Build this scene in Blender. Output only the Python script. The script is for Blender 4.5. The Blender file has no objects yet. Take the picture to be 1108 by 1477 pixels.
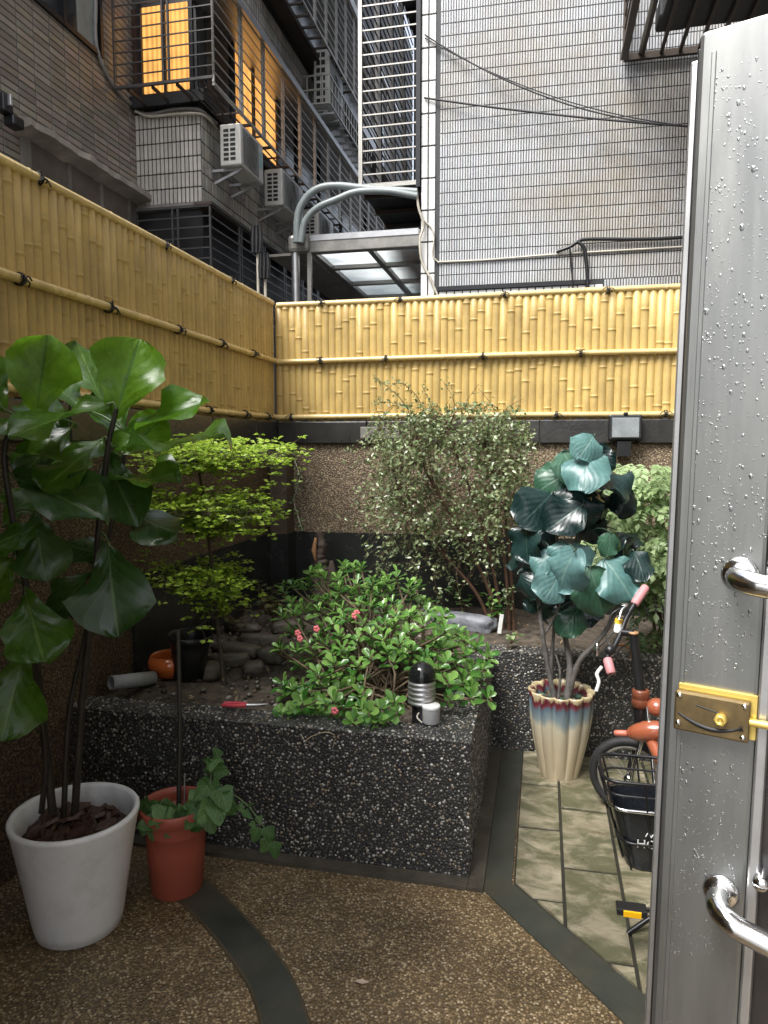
import bpy, bmesh, math, random
import numpy as np
from mathutils import Vector, Matrix, noise
R = math.radians
random.seed(7); rng = np.random.default_rng(7)
scene = bpy.context.scene

# ------------------------------------------------------------------ camera, sky, sun, exposure
CAM_H, PITCH, YAW, FPX = 1.5, R(5.3), R(12.5), 1030.0
cam_d = bpy.data.cameras.new('camera'); cam = bpy.data.objects.new('camera', cam_d)
scene.collection.objects.link(cam); scene.camera = cam
cam.location = (0, 0, CAM_H); cam.rotation_euler = (math.pi/2-PITCH, 0, YAW)
cam_d.sensor_fit = 'VERTICAL'; cam_d.sensor_height = 36; cam_d.lens = 36*FPX/1477.0
cam_d.clip_start = 0.05; cam_d.clip_end = 500
SUN_EL, SUN_AZ = R(56), R(214)          # azimuth clockwise from +Y: behind the camera, a little to the left
world = bpy.data.worlds.new('World'); scene.world = world; world.use_nodes = True
wn = world.node_tree; bg = wn.nodes['Background']
sky = wn.nodes.new('ShaderNodeTexSky'); sky.sky_type = 'NISHITA'; sky.sun_disc = False
sky.sun_elevation = SUN_EL; sky.sun_rotation = SUN_AZ; sky.air_density = 1.0; sky.dust_density = 3.0
hs = wn.nodes.new('ShaderNodeHueSaturation'); hs.inputs['Saturation'].default_value = 0.4
wn.links.new(sky.outputs[0], hs.inputs['Color']); wn.links.new(hs.outputs[0], bg.inputs['Color'])
bg.inputs['Strength'].default_value = 0.1
sun_d = bpy.data.lights.new('sun', 'SUN'); sun_d.energy = 1.5; sun_d.angle = R(28); sun_d.color = (1, 0.985, 0.955)
sun = bpy.data.objects.new('sun', sun_d); scene.collection.objects.link(sun)
sd = Vector((math.sin(SUN_AZ)*math.cos(SUN_EL), math.cos(SUN_AZ)*math.cos(SUN_EL), math.sin(SUN_EL)))
sun.rotation_euler = sd.to_track_quat('Z', 'Y').to_euler(); sun.location = sd*30
vs = scene.view_settings; vs.view_transform = 'Standard'; vs.look = 'None'; vs.gamma = 1; vs.use_curve_mapping = False
vs.exposure = 1.95

# ------------------------------------------------------------------ pixel -> place helpers
def ray(px, py):
    x = (px-554)/FPX; y = -(py-738.5)/FPX
    f = math.cos(PITCH)+y*math.sin(PITCH); u = -math.sin(PITCH)+y*math.cos(PITCH)
    return Vector((x*math.cos(YAW)-f*math.sin(YAW), x*math.sin(YAW)+f*math.cos(YAW), u))
O = Vector((0, 0, CAM_H))
def pZ(px, py, z): r = ray(px, py); return O+r*((z-CAM_H)/r.z)
def pY(px, py, Y): r = ray(px, py); return O+r*(Y/r.y)
def pX(px, py, X): r = ray(px, py); return O+r*(X/r.x)

# ------------------------------------------------------------------ materials
MATS = {}
def mat(name, col, rough=0.5, metal=0.0, var=0.2, vscale=8.0, bump=0.0, bscale=60.0, attr=False, objrand=0.0,
        rvar=0.15, coat=0.0, col2=None, stain=None, sscale=1.5, trans=0.0):
    if name in MATS: return MATS[name]
    m = bpy.data.materials.new(name); m.use_nodes = True; MATS[name] = m
    n = m.node_tree.nodes; l = m.node_tree.links; b = n['Principled BSDF']
    tc = n.new('ShaderNodeTexCoord'); co = tc.outputs['Object']
    nz = n.new('ShaderNodeTexNoise'); nz.inputs['Scale'].default_value = vscale; nz.inputs['Detail'].default_value = 6
    nz.inputs['Roughness'].default_value = 0.65
    l.new(co, nz.inputs['Vector'])
    mx = n.new('ShaderNodeMix'); mx.data_type = 'RGBA'
    c = np.array(col[:3]); c2 = np.array(col2) if col2 else c*(1+var); c1 = c*(1-var)
    mx.inputs[6].default_value = (*c1, 1); mx.inputs[7].default_value = (*np.clip(c2, 0, 1), 1)
    mr = n.new('ShaderNodeMapRange'); mr.inputs[1].default_value = .3; mr.inputs[2].default_value = .7
    l.new(nz.outputs['Fac'], mr.inputs[0]); l.new(mr.outputs[0], mx.inputs[0])
    out = mx.outputs[2]
    if attr:
        a = n.new('ShaderNodeAttribute'); a.attribute_name = 'Col'
        mm = n.new('ShaderNodeMix'); mm.data_type = 'RGBA'; mm.blend_type = 'MULTIPLY'; mm.inputs[0].default_value = 1
        l.new(out, mm.inputs[6]); l.new(a.outputs['Color'], mm.inputs[7]); out = mm.outputs[2]
    if objrand:
        oi = n.new('ShaderNodeObjectInfo'); hv = n.new('ShaderNodeHueSaturation')
        m2 = n.new('ShaderNodeMapRange'); m2.inputs[3].default_value = 1-objrand; m2.inputs[4].default_value = 1+objrand
        l.new(oi.outputs['Random'], m2.inputs[0]); l.new(m2.outputs[0], hv.inputs['Value'])
        l.new(out, hv.inputs['Color']); out = hv.outputs[0]
    if stain:
        s = n.new('ShaderNodeTexNoise'); s.inputs['Scale'].default_value = sscale; s.inputs['Detail'].default_value = 8
        s.inputs['Roughness'].default_value = .7
        geo = n.new('ShaderNodeNewGeometry'); l.new(geo.outputs['Position'], s.inputs['Vector'])
        r2 = n.new('ShaderNodeMapRange'); r2.inputs[1].default_value = .48; r2.inputs[2].default_value = .68; r2.inputs[4].default_value = stain[3]
        l.new(s.outputs['Fac'], r2.inputs[0])
        ms = n.new('ShaderNodeMix'); ms.data_type = 'RGBA'; l.new(r2.outputs[0], ms.inputs[0]); l.new(out, ms.inputs[6])
        ms.inputs[7].default_value = (*stain[:3], 1); out = ms.outputs[2]
    l.new(out, b.inputs['Base Color'])
    r3 = n.new('ShaderNodeMapRange'); r3.inputs[3].default_value = max(rough-rvar, .03); r3.inputs[4].default_value = min(rough+rvar, 1)
    l.new(nz.outputs['Fac'], r3.inputs[0]); l.new(r3.outputs[0], b.inputs['Roughness'])
    b.inputs['Metallic'].default_value = metal
    if coat: b.inputs['Coat Weight'].default_value = coat; b.inputs['Coat Roughness'].default_value = .08
    if bump:
        bn = n.new('ShaderNodeTexNoise'); bn.inputs['Scale'].default_value = bscale; bn.inputs['Detail'].default_value = 5
        l.new(co, bn.inputs['Vector'])
        bp = n.new('ShaderNodeBump'); bp.inputs['Strength'].default_value = bump; bp.inputs['Distance'].default_value = .01
        l.new(bn.outputs['Fac'], bp.inputs['Height']); l.new(bp.outputs[0], b.inputs['Normal'])
    if trans:
        tr = n.new('ShaderNodeBsdfTranslucent'); ad = n.new('ShaderNodeMixShader'); ad.inputs[0].default_value = trans
        l.new(out, tr.inputs['Color']); l.new(b.outputs[0], ad.inputs[1]); l.new(tr.outputs[0], ad.inputs[2])
        l.new(ad.outputs[0], n['Material Output'].inputs['Surface'])
    return m

def pebble_mat(name, cols, scale, rough=.35, bump=.6, mortar=(.03, .026, .022), patch=.35):
    """exposed-aggregate: Voronoi grains of the given colours with recessed mortar"""
    m = bpy.data.materials.new(name); m.use_nodes = True; MATS[name] = m
    n = m.node_tree.nodes; l = m.node_tree.links; b = n['Principled BSDF']
    tc = n.new('ShaderNodeTexCoord')
    v = n.new('ShaderNodeTexVoronoi'); v.inputs['Scale'].default_value = scale; l.new(tc.outputs['Object'], v.inputs['Vector'])
    rp = n.new('ShaderNodeValToRGB'); rp.color_ramp.interpolation = 'CONSTANT'
    while len(rp.color_ramp.elements) < len(cols): rp.color_ramp.elements.new(.5)
    for i, (p, c) in enumerate(cols):
        rp.color_ramp.elements[i].position = p; rp.color_ramp.elements[i].color = (*c, 1)
    sp = n.new('ShaderNodeSeparateColor'); l.new(v.outputs['Color'], sp.inputs[0]); l.new(sp.outputs[0], rp.inputs[0])
    mk = n.new('ShaderNodeMapRange'); mk.inputs[1].default_value = .35; mk.inputs[2].default_value = .62
    l.new(v.outputs['Distance'], mk.inputs[0])
    mx = n.new('ShaderNodeMix'); mx.data_type = 'RGBA'; l.new(mk.outputs[0], mx.inputs[0]); l.new(rp.outputs[0], mx.inputs[6])
    mx.inputs[7].default_value = (*mortar, 1)
    nz = n.new('ShaderNodeTexNoise'); nz.inputs['Scale'].default_value = 2.2; nz.inputs['Detail'].default_value = 6; l.new(tc.outputs['Object'], nz.inputs['Vector'])
    hv = n.new('ShaderNodeHueSaturation'); mv = n.new('ShaderNodeMapRange'); mv.inputs[1].default_value = .3; mv.inputs[2].default_value = .7
    mv.inputs[3].default_value = 1-patch; mv.inputs[4].default_value = 1+patch
    l.new(nz.outputs['Fac'], mv.inputs[0]); l.new(mv.outputs[0], hv.inputs['Value']); l.new(mx.outputs[2], hv.inputs['Color'])
    l.new(hv.outputs[0], b.inputs['Base Color'])
    r3 = n.new('ShaderNodeMapRange'); r3.inputs[3].default_value = rough-.15; r3.inputs[4].default_value = rough+.25
    l.new(nz.outputs['Fac'], r3.inputs[0]); l.new(r3.outputs[0], b.inputs['Roughness'])
    bp = n.new('ShaderNodeBump'); bp.invert = True; bp.inputs['Strength'].default_value = bump; bp.inputs['Distance'].default_value = .006
    l.new(v.outputs['Distance'], bp.inputs['Height']); l.new(bp.outputs[0], b.inputs['Normal'])
    return m

def leaf_mat(name, c1, c2, vein, rough=.3, trans=.3, nveins=8, slant=.35, bump=.4, coat=.0, back=None):
    """large leaf: UV x across, y along; midrib and side veins"""
    m = bpy.data.materials.new(name); m.use_nodes = True; MATS[name] = m
    n = m.node_tree.nodes; l = m.node_tree.links; b = n['Principled BSDF']
    def mth(op, a, bb=None):
        k = n.new('ShaderNodeMath'); k.operation = op
        for i, vv in enumerate((a, bb)):
            if vv is None: continue
            if isinstance(vv, (int, float)): k.inputs[i].default_value = vv
            else: l.new(vv, k.inputs[i])
        return k.outputs[0]
    uv = n.new('ShaderNodeUVMap'); s = n.new('ShaderNodeSeparateXYZ'); l.new(uv.outputs[0], s.inputs[0])
    a = mth('MULTIPLY', mth('ABSOLUTE', mth('SUBTRACT', s.outputs[0], .5)), 2)
    q = mth('SUBTRACT', s.outputs[1], mth('MULTIPLY', a, slant))
    fr = mth('ABSOLUTE', mth('SUBTRACT', mth('FRACT', mth('MULTIPLY', q, nveins)), .5))
    lat = n.new('ShaderNodeMapRange'); lat.inputs[1].default_value = .43; lat.inputs[2].default_value = .5; l.new(fr, lat.inputs[0])
    mid = n.new('ShaderNodeMapRange'); mid.inputs[1].default_value = .07; mid.inputs[2].default_value = .02; l.new(a, mid.inputs[0])
    msk = mth('MAXIMUM', mth('MULTIPLY', lat.outputs[0], .6), mid.outputs[0])
    tc = n.new('ShaderNodeTexCoord'); nz = n.new('ShaderNodeTexNoise'); nz.inputs['Scale'].default_value = 9; nz.inputs['Detail'].default_value = 4
    l.new(tc.outputs['Object'], nz.inputs['Vector'])
    oi = n.new('ShaderNodeObjectInfo')
    f = mth('ADD', mth('MULTIPLY', oi.outputs['Random'], .75), mth('MULTIPLY', nz.outputs['Fac'], .3))
    mx = n.new('ShaderNodeMix'); mx.data_type = 'RGBA'; l.new(f, mx.inputs[0]); mx.inputs[6].default_value = (*c1, 1); mx.inputs[7].default_value = (*c2, 1)
    mv = n.new('ShaderNodeMix'); mv.data_type = 'RGBA'; l.new(mth('MULTIPLY', msk, .7), mv.inputs[0]); l.new(mx.outputs[2], mv.inputs[6]); mv.inputs[7].default_value = (*vein, 1)
    col = mv.outputs[2]
    n3 = n.new('ShaderNodeTexNoise'); n3.inputs['Scale'].default_value = 4.5; n3.inputs['Detail'].default_value = 9; n3.inputs['Roughness'].default_value = .7
    geo0 = n.new('ShaderNodeNewGeometry'); mp0 = n.new('ShaderNodeMapping'); mp0.inputs['Scale'].default_value = (4, 4, 4); l.new(geo0.outputs['Position'], mp0.inputs['Vector']); l.new(mp0.outputs[0], n3.inputs['Vector'])
    sp_m = n.new('ShaderNodeMapRange'); sp_m.inputs[1].default_value = .66; sp_m.inputs[2].default_value = .74; sp_m.inputs[4].default_value = .55; l.new(n3.outputs['Fac'], sp_m.inputs[0])
    mbl = n.new('ShaderNodeMix'); mbl.data_type = 'RGBA'; l.new(sp_m.outputs[0], mbl.inputs[0]); l.new(col, mbl.inputs[6]); mbl.inputs[7].default_value = (.09, .07, .03, 1); col = mbl.outputs[2]
    hvv = n.new('ShaderNodeHueSaturation'); mrv = n.new('ShaderNodeMapRange'); mrv.inputs[1].default_value = .3; mrv.inputs[2].default_value = .7; mrv.inputs[3].default_value = .72; mrv.inputs[4].default_value = 1.3
    l.new(n3.outputs['Fac'], mrv.inputs[0]); l.new(mrv.outputs[0], hvv.inputs['Value']); l.new(col, hvv.inputs['Color']); col = hvv.outputs[0]
    mrr = n.new('ShaderNodeMapRange'); mrr.inputs[1].default_value = .3; mrr.inputs[2].default_value = .7; mrr.inputs[3].default_value = max(.1, rough-.1); mrr.inputs[4].default_value = rough+.22; l.new(n3.outputs['Fac'], mrr.inputs[0])
    if back:
        g = n.new('ShaderNodeNewGeometry'); mb = n.new('ShaderNodeMix'); mb.data_type = 'RGBA'
        l.new(g.outputs['Backfacing'], mb.inputs[0]); l.new(col, mb.inputs[6]); mb.inputs[7].default_value = (*back, 1); col = mb.outputs[2]
    l.new(col, b.inputs['Base Color']); l.new(mrr.outputs[0], b.inputs['Roughness'])
    if coat: b.inputs['Coat Weight'].default_value = coat; b.inputs['Coat Roughness'].default_value = .18
    hb = mth('ADD', mth('MULTIPLY', fr, -1.0), mth('MULTIPLY', mid.outputs[0], -.6))
    bp = n.new('ShaderNodeBump'); bp.inputs['Strength'].default_value = bump; bp.inputs['Distance'].default_value = .006
    l.new(hb, bp.inputs['Height']); l.new(bp.outputs[0], b.inputs['Normal'])
    tr = n.new('ShaderNodeBsdfTranslucent'); ad = n.new('ShaderNodeMixShader'); ad.inputs[0].default_value = trans
    l.new(col, tr.inputs['Color']); l.new(b.outputs[0], ad.inputs[1]); l.new(tr.outputs[0], ad.inputs[2])
    l.new(ad.outputs[0], n['Material Output'].inputs['Surface'])
    return m

def foliage_mat(name, c1, c2, rough=.35, trans=.3, coat=0.):
    """small leaves: Col attribute x picks between two greens"""
    m = bpy.data.materials.new(name); m.use_nodes = True; MATS[name] = m
    n = m.node_tree.nodes; l = m.node_tree.links; b = n['Principled BSDF']
    a = n.new('ShaderNodeAttribute'); a.attribute_name = 'Col'
    sp = n.new('ShaderNodeSeparateColor'); l.new(a.outputs['Color'], sp.inputs[0])
    mx = n.new('ShaderNodeMix'); mx.data_type = 'RGBA'; l.new(sp.outputs[0], mx.inputs[0]); mx.inputs[6].default_value = (*c1, 1); mx.inputs[7].default_value = (*c2, 1)
    l.new(mx.outputs[2], b.inputs['Base Color']); b.inputs['Roughness'].default_value = rough
    if coat: b.inputs['Coat Weight'].default_value = coat; b.inputs['Coat Roughness'].default_value = .12
    tr = n.new('ShaderNodeBsdfTranslucent'); ad = n.new('ShaderNodeMixShader'); ad.inputs[0].default_value = trans
    l.new(mx.outputs[2], tr.inputs['Color']); l.new(b.outputs[0], ad.inputs[1]); l.new(tr.outputs[0], ad.inputs[2])
    l.new(ad.outputs[0], n['Material Output'].inputs['Surface'])
    return m

# ------------------------------------------------------------------ geometry helpers
def frame(d, up=None):
    d = Vector(d).normalized()
    u = Vector(up) if up is not None else (Vector((0, 0, 1)) if abs(d.z) < .95 else Vector((0, 1, 0)))
    s = d.cross(u)
    if s.length < 1e-6: s = d.cross(Vector((1, 0, 0.01)))
    s.normalize(); n = s.cross(d).normalized()
    return s, d, n
class MB:
    def __init__(self): self.v = []; self.f = []; self.c = []; self.smooth = []; self.cur = (1, 1, 1)
    def add(self, vs, fs, smooth=False):
        o = len(self.v); self.v += [tuple(p) for p in vs]; self.c += [self.cur]*len(vs)
        self.f += [tuple(i+o for i in f) for f in fs]; self.smooth += [smooth]*len(fs); return self
    def box(self, c, s, m=None):
        hx, hy, hz = s[0]/2, s[1]/2, s[2]/2
        vs = [Vector((x*hx, y*hy, z*hz)) for z in (-1, 1) for y in (-1, 1) for x in (-1, 1)]
        if m is not None: vs = [m @ p for p in vs]
        c = Vector(c); vs = [p+c for p in vs]
        return self.add(vs, [(0, 2, 3, 1), (4, 5, 7, 6), (0, 1, 5, 4), (2, 6, 7, 3), (0, 4, 6, 2), (1, 3, 7, 5)])
    def bbox(self, a, b):
        a = Vector(a); b = Vector(b); return self.box((a+b)/2, [abs(x) for x in (b-a)])
    def bevel(self, c, s, r=.01, m=None, seg=2):
        bm = bmesh.new(); bmesh.ops.create_cube(bm, size=1)
        for v in bm.verts: v.co = Vector((v.co.x*s[0], v.co.y*s[1], v.co.z*s[2]))
        bmesh.ops.bevel(bm, geom=bm.edges[:], offset=r, segments=seg, affect='EDGES', profile=.5)
        c = Vector(c); bm.verts.index_update()
        vs = [((m @ v.co) if m is not None else v.co)+c for v in bm.verts]; fs = [[v.index for v in f.verts] for f in bm.faces]
        bm.free(); return self.add(vs, fs, False)
    def bar(self, a, b, w, h=None, up=None):
        a = Vector(a); b = Vector(b); s, d, n = frame(b-a, up); h = h or w
        m = Matrix((s, d, n)).transposed()
        return self.box((a+b)/2, (w, (b-a).length, h), m)
    def tube(self, pts, r, seg=8, cap=True):
        pts = [Vector(p) for p in pts]; n = len(pts)
        rs = r if isinstance(r, (list, tuple)) else [r]*n
        ds = [(pts[min(i+1, n-1)]-pts[max(i-1, 0)]).normalized() for i in range(n)]
        s, _, u = frame(ds[0]); vs = []
        for i in range(n):
            d = ds[i]; s = (s-d*s.dot(d)).normalized(); u = s.cross(d)
            for k in range(seg):
                t = 2*math.pi*k/seg; vs.append(pts[i]+(s*math.cos(t)+u*math.sin(t))*rs[i])
        fs = [(i*seg+k, i*seg+(k+1) % seg, (i+1)*seg+(k+1) % seg, (i+1)*seg+k) for i in range(n-1) for k in range(seg)]
        self.add(vs, fs, True)
        if cap:
            self.add(vs[:seg], [tuple(range(seg))]); self.add(vs[-seg:], [tuple(reversed(range(seg)))])
        return self
    def lathe(self, prof, seg=32, c=(0, 0, 0), m=None, mod=None):
        vs = []; c = Vector(c)
        for r, z in prof:
            for k in range(seg):
                t = 2*math.pi*k/seg; rr = r*(mod(t, z) if mod else 1)
                p = Vector((rr*math.cos(t), rr*math.sin(t), z)); vs.append((m @ p if m is not None else p)+c)
        fs = [(i*seg+k, i*seg+(k+1) % seg, (i+1)*seg+(k+1) % seg, (i+1)*seg+k) for i in range(len(prof)-1) for k in range(seg)]
        return self.add(vs, fs, True)
    def sphere(self, c, r, seg=12, rings=8, sc=(1, 1, 1), m=None):
        vs = []; c = Vector(c)
        for i in range(rings+1):
            a = math.pi*i/rings-math.pi/2
            for k in range(seg):
                t = 2*math.pi*k/seg; p = Vector((math.cos(a)*math.cos(t)*r*sc[0], math.cos(a)*math.sin(t)*r*sc[1], math.sin(a)*r*sc[2]))
                vs.append((m @ p if m is not None else p)+c)
        fs = [(i*seg+k, i*seg+(k+1) % seg, (i+1)*seg+(k+1) % seg, (i+1)*seg+k) for i in range(rings) for k in range(seg)]
        return self.add(vs, fs, True)
    def prism(self, poly, z0, z1):
        n = len(poly); vs = [(p[0], p[1], z0) for p in poly]+[(p[0], p[1], z1) for p in poly]
        fs = [tuple(range(n, 2*n)), tuple(reversed(range(n)))]+[(i, (i+1) % n, n+(i+1) % n, n+i) for i in range(n)]
        return self.add(vs, fs)
    def mesh(self, name, m=None, col=False):
        me = bpy.data.meshes.new(name); me.from_pydata(self.v, [], self.f); me.update()
        me.polygons.foreach_set('use_smooth', self.smooth)
        if col:
            at = me.color_attributes.new('Col', 'FLOAT_COLOR', 'POINT')
            at.data.foreach_set('color', [x for c in self.c for x in (*c, 1.0)])
        if m: me.materials.append(m)
        return me
    def build(self, name, m, parent=None, col=False): return link(name, self.mesh(name, m, col), parent)
COL = scene.collection
def link(name, me, parent=None, mw=None):
    o = bpy.data.objects.new(name, me); COL.objects.link(o)
    if parent is not None: o.parent = parent; o.matrix_parent_inverse = parent_inv(parent)
    if mw is not None: o.matrix_basis = mw
    return o
def parent_inv(p): return p.matrix_basis.inverted()    # every parent inverse cancels, so matrix_basis is the world matrix
def thing(name, label, cat, loc=(0, 0, 0), group=None):
    o = bpy.data.objects.new(name, None); COL.objects.link(o); o.location = loc; o.empty_display_size = .1
    return tag(o, label, cat, group)
def tag(o, label, cat, group=None):
    o['label'] = label; o['category'] = cat
    if group: o['group'] = group
    return o
def struct(o): o['kind'] = 'structure'; return o
def stuff(o): o['kind'] = 'stuff'; return o

def np_mesh(name, V, Fc, m, colors=None, smooth=True):
    """V (n,3), Fc (f,3) -> mesh, colours per vertex"""
    me = bpy.data.meshes.new(name); nf = len(Fc); k = Fc.shape[1]
    me.vertices.add(len(V)); me.vertices.foreach_set('co', V.astype(np.float32).ravel())
    me.loops.add(nf*k); me.loops.foreach_set('vertex_index', Fc.astype(np.int32).ravel())
    me.polygons.add(nf); me.polygons.foreach_set('loop_start', (np.arange(nf)*k).astype(np.int32))
    me.polygons.foreach_set('use_smooth', np.full(nf, smooth)); me.update(calc_edges=True); me.validate()
    if colors is not None:
        at = me.color_attributes.new('Col', 'FLOAT_COLOR', 'POINT')
        c = np.ones((len(V), 4), np.float32); c[:, :colors.shape[1]] = colors; at.data.foreach_set('color', c.ravel())
    me.materials.append(m); return me

# icosahedron template for pebbles
_t = (1+5**.5)/2
ICO_V = np.array([(-1, _t, 0), (1, _t, 0), (-1, -_t, 0), (1, -_t, 0), (0, -1, _t), (0, 1, _t), (0, -1, -_t), (0, 1, -_t), (_t, 0, -1), (_t, 0, 1), (-_t, 0, -1), (-_t, 0, 1)])/math.sqrt(1+_t*_t)
ICO_F = np.array([(0, 11, 5), (0, 5, 1), (0, 1, 7), (0, 7, 10), (0, 10, 11), (1, 5, 9), (5, 11, 4), (11, 10, 2), (10, 7, 6), (7, 1, 8), (3, 9, 4), (3, 4, 2), (3, 2, 6), (3, 6, 8), (3, 8, 9), (4, 9, 5), (2, 4, 11), (6, 2, 10), (8, 6, 7), (9, 8, 1)])
def pebble_patch(o, u, v, nrm, lu, lv, pitch, size=(.35, .62), keep=1.0):
    """jittered grid of pebbles on a rectangle (origin o, unit axes u,v, lengths lu,lv)"""
    nu, nv = int(lu/pitch), int(lv/pitch)
    gu, gv = np.meshgrid((np.arange(nu)+.5)/nu*lu, (np.arange(nv)+.5)/nv*lv)
    gu = gu.ravel()+rng.uniform(-.45, .45, gu.size)*pitch; gv = gv.ravel()+rng.uniform(-.45, .45, gv.size)*pitch
    gu = np.clip(gu, pitch*.3, lu-pitch*.3); gv = np.clip(gv, pitch*.3, lv-pitch*.3)
    k = rng.random(gu.size) < keep; gu = gu[k]; gv = gv[k]; n = gu.size
    C = np.array(o)+gu[:, None]*np.array(u)+gv[:, None]*np.array(v)
    th = rng.uniform(0, 2*np.pi, n); a = rng.uniform(*size, n)*pitch; b = a*rng.uniform(.6, 1, n); h = a*rng.uniform(.35, .6, n)
    U = np.array(u); W = np.array(v); N = np.array(nrm)
    e1 = np.cos(th)[:, None]*U+np.sin(th)[:, None]*W; e2 = -np.sin(th)[:, None]*U+np.cos(th)[:, None]*W
    T = ICO_V
    V = C[:, None, :]+T[None, :, 0, None]*(e1*a[:, None])[:, None, :]+T[None, :, 1, None]*(e2*b[:, None])[:, None, :]+T[None, :, 2, None]*(N[None]*h[:, None])[:, None, :]
    return V.reshape(-1, 3), n
def pebble_cols(n, pal, w):
    idx = rng.choice(len(pal), n, p=np.array(w)/sum(w)); c = np.array(pal)[idx]*rng.uniform(.7, 1.25, n)[:, None]
    return np.repeat(np.clip(c, 0, 1), 12, axis=0)
def pebbles(name, patches, pal, w, m, parent):
    V = np.concatenate([p[0] for p in patches]); n = sum(p[1] for p in patches)
    F = (ICO_F[None]+(np.arange(n)*12)[:, None, None]).reshape(-1, 3)
    return stuff(link(name, np_mesh(name, V, F, m, pebble_cols(n, pal, w)), parent))

# small leaf templates  (x across, y along, z normal)
LEAF_S = (np.array([(0, 0, 0), (-.5, .45, .10), (0, .5, -.02), (.5, .45, .10), (0, 1, -.08)]), np.array([(0, 2, 1), (0, 3, 2), (1, 2, 4), (2, 3, 4)]))
LEAF_R = (np.array([(0, 0, 0), (-.22, .3, .05), (0, .3, 0), (.22, .3, .05), (-.5, .7, .07), (0, .72, -.03), (.5, .7, .07), (-.33, .93, .0), (0, 1, -.1), (.33, .93, .0)]),
          np.array([(0, 2, 1), (0, 3, 2), (1, 2, 5), (1, 5, 4), (2, 3, 6), (2, 6, 5), (4, 5, 8), (4, 8, 7), (5, 6, 9), (5, 9, 8)]))
class Leaves:
    def __init__(self, tmpl=LEAF_S): self.t = tmpl; self.p = []; self.d = []; self.n = []; self.s = []; self.c = []
    def add(self, p, d, n, L, W, c=None):
        self.p.append(tuple(p)); self.d.append(tuple(d)); self.n.append(tuple(n)); self.s.append((W, L)); self.c.append(random.random() if c is None else c)
    def mesh(self, name, m):
        T, F = self.t; p = np.array(self.p); d = np.array(self.d, float); n = np.array(self.n, float); s = np.array(self.s)
        d /= np.linalg.norm(d, axis=1)[:, None]+1e-9
        sd_ = np.cross(d, n); sd_ /= np.linalg.norm(sd_, axis=1)[:, None]+1e-9; nn = np.cross(sd_, d)
        V = p[:, None]+T[None, :, 0, None]*(sd_*s[:, :1])[:, None]+T[None, :, 1, None]*(d*s[:, 1:])[:, None]+T[None, :, 2, None]*(nn*s[:, 1:])[:, None]
        k = len(T); Fc = (F[None]+(np.arange(len(p))*k)[:, None, None]).reshape(-1, 3)
        c = np.repeat(np.array(self.c)[:, None], k, axis=0).repeat(3, axis=1)
        return np_mesh(name, V.reshape(-1, 3), Fc, m, c, True)
    def build(self, name, m, parent): return stuff(link(name, self.mesh(name, m), parent))
def rvec(s=1.0): return Vector((random.gauss(0, s), random.gauss(0, s), random.gauss(0, s)))
def big_leaf_mesh(name, m, width, prof, fold=.12, droop=.15, wave=.02, quilt=.012, nveins=8, slant=.35, nu=10, nv=14, seed=0, cup=0.0, wobble=1.0):
    """unit-length leaf in the xy plane, tip +y, upper face +z"""
    rr = random.Random(seed); vs = []; fs = []; uvs = []
    ph = rr.uniform(0, 6); ph2 = rr.uniform(0, 6)
    for j in range(nv+1):
        v = .5*(1-math.cos(math.pi*j/nv)); w = prof(v)*width/2
        for i in range(nu+1):
            u = i/nu*2-1
            edge = 1+(.06*math.sin(v*11+ph+u*2)+.05*math.sin(v*23+ph2+(2 if u > 0 else 0)))*(abs(u)**2)*wobble
            x = u*w*edge; a = abs(u)
            z = fold*w*(a**1.3)-droop*v*v+wave*math.sin(v*9+ph+(3 if u > 0 else 0))*a*a+wave*.5*math.sin(v*17+ph2)*a**3
            z += quilt*math.cos(2*math.pi*((v-a*slant)*nveins))*min(a*3, 1)*(1-.4*a)*(-1)
            z -= cup*(u*u*w+ (v-.5)**2)
            vs.append((x, v, z)); uvs.append((i/nu, v))
    for j in range(nv):
        for i in range(nu):
            a = j*(nu+1)+i; fs.append((a, a+1, a+nu+2, a+nu+1))
    me = bpy.data.meshes.new(name); me.from_pydata(vs, [], fs); me.update()
    me.polygons.foreach_set('use_smooth', [True]*len(fs))
    ul = me.uv_layers.new(name='UVMap')
    for lp in me.loops: ul.data[lp.index].uv = uvs[lp.vertex_index]
    me.materials.append(m); return me
def leaf_matrix(p, d, n, L, W=None):
    d = Vector(d).normalized(); s = d.cross(Vector(n)).normalized(); nn = s.cross(d)
    W = W or L
    return Matrix(((s.x*W, d.x*L, nn.x*L, p[0]), (s.y*W, d.y*L, nn.y*L, p[1]), (s.z*W, d.z*L, nn.z*L, p[2]), (0, 0, 0, 1)))
def spline(pts, n=24):
    pts = [Vector(p) for p in pts]; P = [pts[0]*2-pts[1]]+pts+[pts[-1]*2-pts[-2]]; out = []
    segs = len(pts)-1; per = max(2, n//segs)
    for i in range(segs):
        a, b, c, d = P[i:i+4]
        for k in range(per):
            t = k/per
            out.append(.5*((2*b)+(c-a)*t+(2*a-5*b+4*c-d)*t*t+(3*b-a-3*c+d)*t**3))
    out.append(pts[-1]); return out
def lerp(a, b, t): return a+(b-a)*t
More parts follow.
